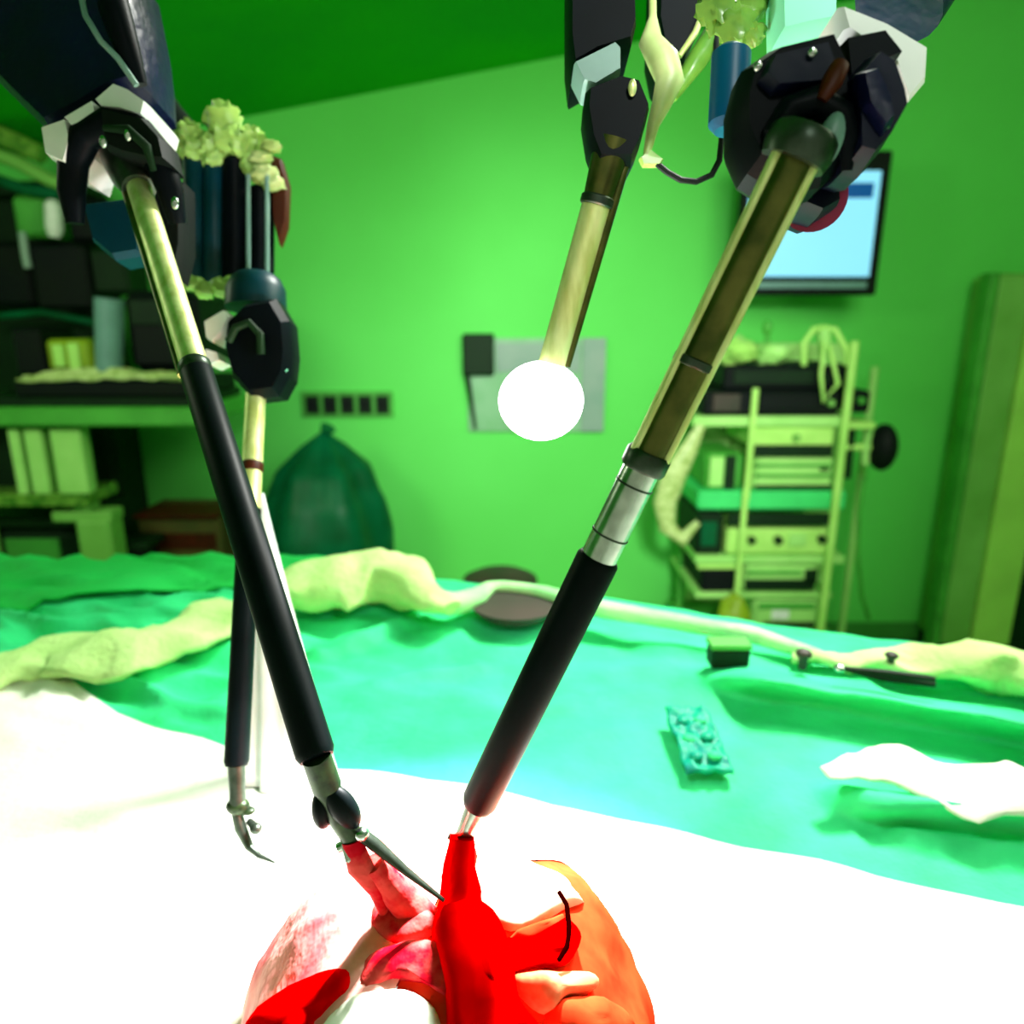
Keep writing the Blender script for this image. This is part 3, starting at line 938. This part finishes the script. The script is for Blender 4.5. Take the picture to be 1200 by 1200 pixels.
part('spring_pin', 'mint', ta, MB().tube([D(312, 424, 0.296), D(336, 436, 0.296)], 0.0011, n=10))
for (x, w_, y0, y1, mt) in ((228, 13, 186, 325, 'teal_p'), (252, 13, 182, 335, 'grey'), (276, 15, 192, 330, 'black'), (306, 15, 225, 318, 'black')):
    d = 0.335
    r = w_ * d / FPX
    part('cylinder', mt if mt != 'grey' else 'teal_p', ta, MB().tube([D(x, y0 - 4, d), D(x, y0, d), D(x, y1, d), D(x, y1 + 4, d)], [r * 0.8, r, r, r * 0.8], n=20))
part('side_bar', 'redbrown', ta, MB().prism([(312, 178), (328, 184), (336, 212), (334, 262), (326, 285), (320, 260), (318, 215)], 0.33, 0.338, 0.1, 0.2), label='dark red side bar')
for x in (291, 313):
    part('rod', 'grey', ta, MB().tube([D(x, 205, 0.325), D(x, 330, 0.322)], 0.0011, n=8))
mb = MB()
for (x, y, r) in ((222, 158, 0.0058), (228, 178, 0.0055), (262, 142, 0.0080), (268, 165, 0.0075), (246, 172, 0.005), (285, 172, 0.0068), (296, 165, 0.006), (296, 192, 0.0055), (250, 188, 0.0045), (218, 172, 0.0045)):
    mb.ell(D(x, y, 0.332), (r, r * 0.8, r), nz=0.6, nf=3)
part('crumpled_film', 'lime', ta, mb, smooth=60, label='crumpled yellow-green plastic film on top')
mb = MB()
for (x, y, r) in ((310, 205, 0.005), (320, 215, 0.004), (318, 172, 0.0035), (306, 186, 0.004)):
    mb.ell(D(x, y, 0.328), (r * 1.3, r, r * 0.8), nz=0.5, nf=3)
part('film_fold', 'cream_hose', ta, mb, smooth=60)
mb = MB()
for (x, y, r) in ((226, 332, 0.003), (242, 340, 0.0035), (262, 337, 0.004), (275, 332, 0.0032)):
    mb.ell(D(x, y, 0.318), (r * 1.5, r, r), nz=0.5, nf=3)
part('film_fold', 'lime', ta, mb, smooth=60)
mb = MB()
pq = D(236, 190, 0.39)
lq = link_up(mb, pq, UPV * 0.9 - RGT * 0.8 + FWD * 0.35, ceil_z(-0.9) - 0.05, 0.012, 0.03)
part('upper_link', 'blackbox', ta, mb)
mount((lq.x, lq.y, 0), ta)

# ------------------------------------------------------------------ back wall things
nb = thing('notice_board', 'grey green board on the back wall behind the glaring lit tip', 'board', W(625, 510, WY))
mb = MB()
rbox(mb, 548, 396, 708, 506, WY - 0.02, 0.02)
part('panel', 'board', nb, mb)
part('side_panel', 'boardgrey', nb, rbox(MB(), 682, 396, 709, 506, WY - 0.03, 0.012), label='grey strip down the right side')
part('top_panel', 'boardgrey', nb, rbox(MB(), 582, 402, 680, 436, WY - 0.028, 0.01))
part('holder', 'darkbox', nb, rbox(MB(), 542, 391, 579, 440, WY - 0.06, 0.05), label='dark green holder at the upper left corner')
part('edge_rail', 'darkbox', nb, MB().tube([W(547, 438, WY - 0.035), W(557, 503, WY - 0.035)], [0.012, 0.006], n=10))

so = thing('socket_rail', 'green rail with five dark sockets on the wall left of the centre', 'socket rail', W(407, 487, WY))
part('rail', 'midgreen', so, rbox(MB(), 353, 459, 460, 489, WY - 0.02, 0.02))
for k in range(5):
    s_ = part('socket', 'darkbox', so, rbox(MB(), 358 + k * 20.6, 464, 373 + k * 20.6, 485, WY - 0.034, 0.018))
    part('socket_insert', 'blackbox', s_, rbox(MB(), 361 + k * 20.6, 468, 370 + k * 20.6, 481, WY - 0.038, 0.006))

# wall monitor
mo = thing('monitor', 'wall monitor with pale blue lit screen at the upper right', 'monitor', W(965, 345, 2.75))
MY = 2.72
part('casing', 'blackbox', mo, rbox(MB(), 868, 176, 1037, 346, MY, 0.05))
part('screen', 'screen', mo, rbox(MB(), 876, 200, 1026, 324, MY - 0.006, 0.01, 0.001), label='pale blue lit screen')
part('screen_header', 'screen_dark', mo, rbox(MB(), 878, 214, 1024, 232, MY - 0.01, 0.006, 0.001))
part('bezel_strip', 'bluegrey', mo, rbox(MB(), 876, 330, 1016, 338, MY - 0.008, 0.01))
a = W(950, 270, MY + 0.05)
part('bracket', 'darkbox', mo, MB().box((a.x - 0.05, MY + 0.05, a.z - 0.05), (a.x + 0.05, WY, a.z + 0.05)))

# tall locker at the right
lk = thing('locker', 'tall grey-green locker with lime door edge by the right wall', 'locker', (2.05, 2.8, 0))
LY = 2.8
zt = 1.56
x0 = 0.636 * LY
x1, x2, x3 = 0.682 * LY, 0.738 * LY, 0.9 * LY
part('body', 'greygreen', lk, MB().box((x0 + 0.02, LY + 0.01, 0.06), (x3, WY - 0.01, zt)))
part('side_panel', 'greygreen', lk, MB().box((x0 + 0.012, LY - 0.012, 0.08), (x1, LY + 0.01, zt - 0.01), 0.004))
part('gasket', 'midgreen', lk, MB().box((x0 - 0.02, LY - 0.005, 0.05), (x0 + 0.012, LY + 0.06, zt), 0.004), label='dark green gap along the left edge')
part('door', 'limepanel', lk, MB().box((x1 + 0.004, LY - 0.03, 0.08), (x2, LY + 0.01, zt - 0.01), 0.004), label='lime edge of the door')
part('door', 'darkbox', lk, MB().box((x2 + 0.004, LY - 0.01, 0.08), (x3, LY + 0.01, zt * 0.42), 0.004), label='dark lower door')
part('door', 'greygreen', lk, MB().box((x2 + 0.004, LY - 0.01, zt * 0.42 + 0.004), (x3, LY + 0.01, zt - 0.01), 0.004))
part('plinth', 'darkbox', lk, MB().box((x0 + 0.03, LY + 0.03, 0), (x3 - 0.02, WY - 0.02, 0.06)))

# cable coil by the locker
mb = MB()
cc = Vector((W(1048, 735, 2.8).x, 2.72, 0.0))
for k in range(4):
    r = 0.105 - 0.008 * k
    pts = [cc + Vector((math.cos(t * PI / 10) * r, math.sin(t * PI / 10) * r * 0.6, 0.02 + 0.026 * k + 0.005 * math.sin(t))) for t in range(21)]
    mb.tube(pts, 0.016, n=8)
tag(mb.build('cable_coil', M['darkbox'], smooth=60), 'dark coiled cable on the floor between cart and locker', 'cable')

# ------------------------------------------------------------------ endoscopy cart
CY = 2.45
ct = thing('equipment_cart', 'tall pale green shelf cart loaded with devices at the right', 'cart', (W(905, 700, CY).x, CY + 0.2, 0))


def shelf(x0, y, x1, h=9, m='palebox', Y=CY, dep=0.42, name='shelf'):
    return part(name, m, ct, rbox(MB(), x0, y, x1, y + h, Y, dep))


shelf(812, 488, 990, 12)
shelf(818, 576, 992, 22, 'tealshelf')
shelf(815, 652, 990, 9)
shelf(815, 695, 975, 6)
shelf(810, 750, 985, 14, 'midgreen')
zfl = 0.0


def post(px, y0, y1, Y, r=0.011, m='palelime'):
    a = W(px, (y0 + y1) / 2, Y).x
    part('post', m, ct, MB().tube([(a, Y, W(px, y1, Y).z), (a, Y, W(px, y0, Y).z)], r, n=12))


post(880, 455, 585, CY - 0.02)
post(866, 575, 765, CY - 0.02)
post(980, 400, 765, CY - 0.02, 0.014)
post(800, 500, 765, CY + 0.3, 0.014, 'midgreen')
post(1004, 430, 765, CY + 0.3, 0.014, 'palebox')
for (px) in (820, 980):
    a = W(px, 760, CY)
    for yy in (CY + 0.03, CY + 0.38):
        part('caster', 'darkbox', ct, MB().tube([(a.x - 0.02, yy, 0.04), (a.x + 0.02, yy, 0.04)], 0.04, n=18).box((a.x - 0.012, yy - 0.012, 0.05), (a.x + 0.012, yy + 0.012, max(0.07, W(px, 762, CY).z + 0.005))))
part('back_panel', 'palebox', ct, rbox(MB(), 812, 402, 975, 760, CY + 0.38, 0.02))
part('side_rail', 'palelime', ct, rbox(MB(), 992, 495, 1026, 503, CY, 0.3))

# things on the cart, each a thing of its own
def device(name, label, cat, rect, Y, dep, m, knobs=(), lines=(), lab=None, km='darkbox', group=None):
    x0_, y0_, x1_, y1_ = rect
    t = thing(name, label, cat, W((x0_ + x1_) / 2, y1_, Y), group)
    part('casing', m, t, rbox(MB(), x0_, y0_, x1_, y1_, Y, dep))
    for (x, y, r) in knobs:
        c = W(x, y, Y)
        rr = r * Y / FPX
        part('knob', km, t, MB().tube([(c.x, Y + 0.004, c.z), (c.x, Y - 0.02, c.z), (c.x, Y - 0.024, c.z)], [rr, rr, rr * 0.7], n=16))
    for (a, b, c2, d2, lm) in lines:
        part('panel', lm, t, rbox(MB(), a, b, c2, d2, Y - 0.01, 0.014))
    return t


device('recorder', 'black recorder on the upper cart shelf, topmost of the dark pair', 'device', (848, 428, 1002, 457), CY + 0.03, 0.3, 'blackbox', lines=((860, 434, 955, 450, 'darkbox'),), knobs=((965, 443, 4),))
device('light_source', 'black box beneath the recorder on the upper cart shelf', 'device', (824, 458, 985, 487), CY, 0.34, 'blackbox', lines=((836, 462, 868, 482, 'maroon'), (890, 463, 960, 480, 'blackbox')), knobs=((972, 472, 4),), km='greygreen')
device('control_box', 'small dark control box on the right end of the upper shelf', 'device', (996, 458, 1020, 484), CY + 0.02, 0.15, 'blackbox', knobs=((1007, 469, 4),), km='midgreen')
device('insufflator', 'pale lime device slung under the upper cart shelf', 'device', (880, 500, 978, 524), CY + 0.01, 0.3, 'palelime', lines=((882, 522, 976, 535, 'darkbox'),), knobs=((932, 512, 4),), km='greygreen')
device('drawer_unit', 'pale green device with horizontal grooves above the teal shelf', 'device', (884, 536, 978, 575), CY + 0.01, 0.3, 'palebox', lines=((886, 544, 975, 547, 'midgreen'), (886, 556, 975, 559, 'midgreen'), (886, 569, 975, 573, 'darkbox'), (962, 549, 972, 552, 'darkbox')))
device('suction_unit', 'mid green box with dark front left of the grooved device', 'device', (826, 532, 872, 575), CY + 0.04, 0.28, 'midgreen', lines=((832, 536, 848, 570, 'palebox'), (850, 534, 862, 574, 'darkbox')))
device('amplifier', 'pale device with three dark knobs below the teal shelf', 'device', (852, 620, 974, 651), CY, 0.3, 'palelime', knobs=((880, 632, 4.5), (911, 632, 5), (962, 631, 5)), lines=((854, 602, 972, 616, 'darkbox'), (925, 626, 945, 640, 'palebox')))
device('storage_bin', 'dark teal box beside the three-knob device', 'box', (816, 602, 848, 651), CY + 0.02, 0.3, 'darkbox', lines=((822, 612, 840, 640, 'bag'),))
device('printer', 'pale printer with dark slot on the lower middle shelf', 'device', (872, 662, 958, 694), CY + 0.01, 0.3, 'palebox', lines=((874, 680, 955, 692, 'darkbox'), (944, 668, 958, 684, 'darkbox'), (876, 670, 940, 673, 'midgreen')))
device('tray', 'black tray at the left of the lower middle shelf', 'tray', (822, 668, 862, 694), CY + 0.01, 0.3, 'blackbox', lines=((818, 662, 866, 667, 'palelime'),))
device('power_unit', 'pale grey unit with white front on the lowest cart shelf', 'device', (882, 704, 962, 742), CY + 0.01, 0.3, 'palebox', lines=((890, 708, 955, 714, 'midgreen'), (905, 716, 925, 726, 'white'), (895, 730, 955, 736, 'darkbox')))
yb = MB().ell(W(860, 722, CY - 0.04), (0.055, 0.05, 0.075), nz=0.3, nf=2)
tag(yb.build('waste_pouch', M['yellow'], smooth=60), 'yellow-green pouch hanging at the bottom of the cart', 'pouch')
dt = thing('camera_cable', 'thin dark cable hanging down the right side of the cart', 'cable', W(1008, 720, CY))
part('cord', 'midgreen', dt, MB().tube([W(1012, 560, CY), W(1006, 600, CY), W(1005, 650, CY), W(1010, 700, CY), W(1018, 725, CY + 0.05)], 0.008, n=8), smooth=60)
sl = thing('swivel_lamp', 'round black lamp head on the right side of the cart', 'lamp', W(1040, 530, CY))
c = W(1043, 527, CY)
part('lamp_head', 'blackbox', sl, MB().ell((c.x, CY + 0.05, c.z), (0.046, 0.06, 0.083)))
part('rim', 'palebox', sl, MB().tube([(c.x - 0.055, CY + 0.05, c.z + 0.06), (c.x - 0.06, CY + 0.05, c.z), (c.x - 0.055, CY + 0.05, c.z - 0.06)], 0.014, n=12))
part('bracket', 'palelime', sl, MB().tube([(c.x - 0.04, CY + 0.05, c.z), (c.x - 0.15, CY + 0.05, c.z + 0.0)], 0.012, n=10))
part('stem', 'darkbox', sl, MB().tube([(c.x - 0.115, CY + 0.05, c.z + 0.09), (c.x - 0.11, CY + 0.05, c.z - 0.11)], 0.012, n=10))
# hoses and connectors on top
hs = thing('white_connector', 'pale green stand with drooping tubes on top of the recorder', 'connector', W(965, 430, CY))
part('stem', 'palebox', hs, MB().tube([W(968, 427, CY + 0.02), W(965, 385, CY + 0.02)], [0.018, 0.024], n=14))
for (x, y) in ((942, 402), (992, 410)):
    part('tube', 'palelime', hs, MB().tube([W(965, 384, CY + 0.02), W((965 + x) / 2, 386, CY), W(x, y, CY), W(x, 428, CY)], 0.010, n=10), smooth=60)
part('tube', 'palelime', hs, MB().tube([W(966, 400, CY - 0.03), W(962, 440, CY - 0.04), W(965, 470, CY - 0.04), W(982, 450, CY - 0.04), W(972, 405, CY - 0.03)], 0.007, n=10), smooth=60)
for i, (x, y, r, m, lab) in enumerate(((862, 412, 0.055, 'palelime', 'crumpled pale lime cloth on the left of the cart top'),
                                       (905, 415, 0.045, 'palebox', 'crumpled pale green cloth in the middle of the cart top'))):
    b_ = MB().ell(W(x, y, CY + 0.08), (r * 1.3, r, r * 0.8), nz=0.5, nf=2.2)
    tag(b_.build('crumpled_cloth', M[m], smooth=60), lab, 'cloth')
kn = MB().ell(W(899, 384, CY + 0.1), (0.016, 0.02, 0.026)).tube([W(899, 388, CY + 0.1), W(900, 408, CY + 0.1)], 0.01, n=10)
tag(kn.build('valve_knob', M['midgreen']), 'dark green knob standing on the cart top behind the cloths', 'knob')
mb = MB().tube([W(822, 498, CY - 0.02), W(808, 525, CY - 0.02), W(790, 555, CY - 0.02), W(779, 590, CY - 0.02), W(782, 618, CY - 0.02), W(800, 632, CY - 0.02), W(818, 612, CY - 0.02)],
               [0.015, 0.03, 0.045, 0.04, 0.03, 0.028, 0.012], n=16, flat=0.6)
tag(mb.build('ribbed_hose', M['cream_hose'], smooth=60), 'cream hose bundle sagging off the left side of the cart', 'hose')

# ------------------------------------------------------------------ left side: counter and machines
KY = 2.25
cn = thing('counter', 'dark green counter with pale slatted front at the left', 'counter', (W(100, 600, KY).x, KY + 0.25, 0))
part('worktop', 'midgreen', cn, rbox(MB(), -60, 478, 236, 500, KY - 0.04, 0.42), label='green worktop')
part('shelf', 'darkbox', cn, rbox(MB(), -60, 466, 228, 476, KY, 0.4))
for (a, b) in ((14, 26), (32, 52), (62, 98)):
    part('slat', 'palebox', cn, rbox(MB(), a, 502, b, 580, KY, 0.05))
part('back_board', 'darkbox', cn, rbox(MB(), -60, 500, 92, 585, KY + 0.1, 0.03))
part('lower_shelf', 'olive', cn, rbox(MB(), -60, 580, 100, 594, KY - 0.02, 0.2))
zb = W(112, 694, KY).z
a = W(112, 650, KY)
part('leg', 'greygreen', cn, MB().box((a.x - 0.055, KY, 0), (a.x + 0.055, KY + 0.1, W(112, 610, KY).z)), label='pale square leg')
bl = W(-40, 650, KY)
part('leg', 'greygreen', cn, MB().box((bl.x - 0.055, KY, 0), (bl.x + 0.055, KY + 0.1, W(-40, 500, KY).z)))
part('upright', 'greygreen', cn, rbox(MB(), 78, 500, 96, 612, KY + 0.02, 0.08))
part('side_brace', 'greygreen', cn, rbox(MB(), 60, 600, 130, 612, KY + 0.01, 0.08))
sb = thing('storage_crate', 'dark green crate under the left counter', 'crate', (W(40, 690, KY).x, KY + 0.15, 0))
ca = W(40, 650, KY + 0.1)
part('body', 'darkbox', sb, MB().box((W(-50, 650, KY + .1).x, KY + 0.1, 0), (W(86, 650, KY + .1).x, KY + 0.45, W(40, 618, KY + 0.1).z)))
part('lid', 'darkbox', sb, rbox(MB(), -50, 608, 90, 618, KY + 0.09, 0.37))
part('front_panel', 'base', sb, rbox(MB(), 8, 632, 70, 668, KY + 0.09, 0.02))
bb = thing('cardboard_box', 'brown cardboard box on the floor right of the counter', 'box', (W(208, 690, 2.5).x, 2.6, 0))
BX0, BX1 = W(166, 650, 2.5).x, W(262, 650, 2.5).x
bzt = W(208, 606, 2.5).z
part('body', 'brown', bb, MB().box((BX0, 2.5, 0), (BX1, 2.71, bzt), 0.006))
part('flap', 'redbrown', bb, MB().box((BX0 - 0.005, 2.48, bzt - 0.002), (BX1, 2.66, bzt + 0.012), 0.003))
part('flap', 'brown', bb, MB().box((BX0 - 0.005, 2.665, bzt - 0.002), (BX1, 2.72, bzt + 0.012), 0.003))
part('tape', 'redbrown', bb, MB().box((BX0 + 0.05, 2.494, bzt - 0.12), (BX1 - 0.02, 2.502, bzt - 0.06), 0.001))
bk = thing('black_case', 'small black case in front of the brown cardboard box', 'case', (W(152, 690, 2.4).x, 2.42, 0))
part('body', 'blackbox', bk, MB().box((W(134, 680, 2.36).x, 2.36, 0), (W(172, 680, 2.36).x, 2.48, W(150, 642, 2.36).z)))
part('lid', 'darkbox', bk, rbox(MB(), 133, 637, 173, 645, 2.355, 0.13))

# tied rubbish bag
gb = thing('rubbish_bag', 'large dark green plastic bag standing by the back wall', 'bag', (W(368, 660, 2.6).x, 2.65, 0))
gc = W(368, 600, 2.6)
gx = gc.x
bot, top = 0.0, W(378, 512, 2.6).z
mb = MB()
prof = [(0.0, 0.20), (0.08, 0.29), (0.25, 0.33), (0.45, 0.34), (0.62, 0.33), (0.75, 0.30), (0.86, 0.235), (0.95, 0.11), (1.0, 0.02)]
n = 40


def bag_fn(u, v):
    k = v * (len(prof) - 1)
    i = min(int(k), len(prof) - 2)
    t = k - i
    h = prof[i][0] * (1 - t) + prof[i + 1][0] * t
    r = prof[i][1] * (1 - t) + prof[i + 1][1] * t
    a_ = 2 * PI * u
    r *= 1 + 0.10 * math.sin(a_ * 7 + h * 3) * h + 0.12 * noise.noise(Vector((math.cos(a_) * 1.5, math.sin(a_) * 1.5, h * 4)))
    return (gx + math.cos(a_) * r * 0.72 + 0.03 * h, 2.7 + math.sin(a_) * r * 0.72, bot + (top - bot) * h)


part('body', 'bag', gb, MB().grid(bag_fn, 56, 40), smooth=60)
part('tied_neck', 'bag', gb, MB().tube([(gx + 0.028, 2.7, top - 0.05), (gx + 0.03, 2.7, top - 0.01), (gx + 0.05, 2.69, top + 0.02)], [0.02, 0.014, 0.03], n=14))

# round stool behind the table
stx = W(585, 690, 1.6).x
stz = W(585, 673, 1.75).z
st = thing('stool', 'dark round stool seat just behind the far table edge', 'stool', (stx, 1.6, 0))
part('seat', 'maroon', st, MB().tube([(stx, 1.75, stz - 0.05), (stx, 1.75, stz - 0.04), (stx, 1.75, stz - 0.012), (stx, 1.75, stz)], [0.085, 0.095, 0.095, 0.07], n=36))
part('column', 'steel', st, MB().tube([(stx, 1.75, 0.05), (stx, 1.75, stz - 0.05)], 0.02, n=16))
for k in range(5):
    a_ = 2 * PI * k / 5
    e = Vector((stx + 0.2 * math.cos(a_), 1.75 + 0.2 * math.sin(a_), 0.03))
    part('leg', 'steel', st, MB().tube([(stx, 1.75, 0.07), e], [0.016, 0.011], n=10).ell(e, (0.02, 0.02, 0.03)))
bs = thing('kidney_bowl', 'dark brown bowl tucked in front of the pale hem at the far edge', 'bowl', T(600, 722, 1.2))
c = T(604, 722, 1.204)
part('bowl', 'maroon', bs, MB().tube([c + Vector((0, 0, z)) for z in (0.0, 0.003, 0.006, 0.010, 0.0095, 0.005)], [0.018, 0.024, 0.028, 0.030, 0.028, 0.018], n=36), smooth=60)

# things on the counter and the tower
KZ = W(100, 466, KY).z


def block(name, label, cat, rect, Y, dep, m, extra=(), knobs=()):
    return device(name, label, cat, rect, Y, dep, m, lines=extra, knobs=knobs)


tr = thing('instrument_tray', 'black tray with cream cloth on the left counter', 'tray', W(120, 465, KY))
part('tray', 'blackbox', tr, rbox(MB(), 16, 446, 226, 465, KY, 0.36))
ctw = MB()


def cl_fn(u, v):
    p0_ = W(22 + 196 * u, 446, KY)
    return (p0_.x, KY - 0.012 + 0.055 * v, p0_.z + 0.006 + 0.03 * math.sin(u * PI) * math.sin(v * PI * 0.8) + 0.018 * noise.noise(Vector((u * 6, v * 4, 1))))


o = MB().grid(cl_fn, 40, 16).build('crumpled_cloth', M['cream_hose'], smooth=60, solid=0.006)
tag(o, 'cream cloth crumpled over the black tray on the left counter', 'cloth')
block('speaker', 'small black box at the left end of the counter', 'speaker', (14, 384, 48, 440), KY + 0.05, 0.2, 'blackbox')
block('glove_box', 'lime green box between black box and grey tube on the counter', 'box', (54, 398, 108, 434), KY + 0.06, 0.2, 'yellow', extra=((62, 404, 74, 430, 'palelime'), (80, 402, 92, 434, 'palelime')))
mb = MB().tube([W(128, 436, KY + 0.04), W(128, 350, KY + 0.04)], [0.038, 0.042], n=20)
tag(mb.build('clear_canister', M['bluegrey']), 'blue grey upright canister beside the lime box', 'canister')
block('ventilator', 'black ventilator block on the counter behind the gold shaft', 'machine', (146, 340, 232, 436), KY + 0.06, 0.3, 'blackbox', extra=((152, 352, 190, 380, 'darkbox'),))
tw = thing('anaesthesia_tower', 'dark tall anaesthesia tower at the far left', 'tower', (W(60, 470, KY + .45).x, KY + 0.5, 0))
zt0 = W(60, 385, KY + 0.4).z
part('body', 'darkbox', tw, MB().box((W(-60, 300, KY + 0.4).x, KY + 0.48, 0), (W(84, 300, KY + 0.4).x, KY + 0.72, W(60, 205, KY + 0.4).z)))
part('monitor', 'blackbox', tw, rbox(MB(), 38, 286, 102, 362, KY + 0.3, 0.1), label='black monitor')
part('monitor_bracket', 'darkbox', tw, rbox(MB(), 60, 310, 80, 340, KY + 0.4, 0.1))
part('module', 'blackbox', tw, rbox(MB(), -60, 282, 36, 360, KY + 0.34, 0.16))
part('module', 'midgreen', tw, rbox(MB(), 14, 228, 60, 278, KY + 0.36, 0.14))
part('module', 'blackbox', tw, rbox(MB(), 78, 232, 128, 284, KY + 0.36, 0.14))
part('module', 'darkbox', tw, rbox(MB(), 104, 290, 148, 345, KY + 0.34, 0.16), label='dark green module')
part('flask', 'white', tw, MB().tube([W(64, 278, KY + 0.32), W(64, 268, KY + 0.32), W(62, 240, KY + 0.32), W(62, 234, KY + 0.32)], [0.018, 0.028, 0.026, 0.012], n=18), label='small white flask')
part('handle', 'boardgrey', tw, MB().tube([W(26, 272, KY + 0.3), W(30, 300, KY + 0.3), W(33, 314, KY + 0.3)], 0.013, n=12))
for (pts, m, r) in ((((-20, 176), (20, 190), (60, 212), (80, 218)), 'greygreen', 0.022), (((-20, 150), (15, 165), (50, 182)), 'olive', 0.03), (((-20, 205), (30, 222), (70, 228)), 'bag', 0.018), (((-20, 372), (50, 366), (110, 378)), 'bag', 0.012)):
    part('rail', m, tw, MB().tube([W(x, y, KY + 0.33) for x, y in pts], r, n=12), smooth=60)
part('top_rail', 'darkbox', tw, rbox(MB(), -60, 215, 100, 228, KY + 0.38, 0.12))
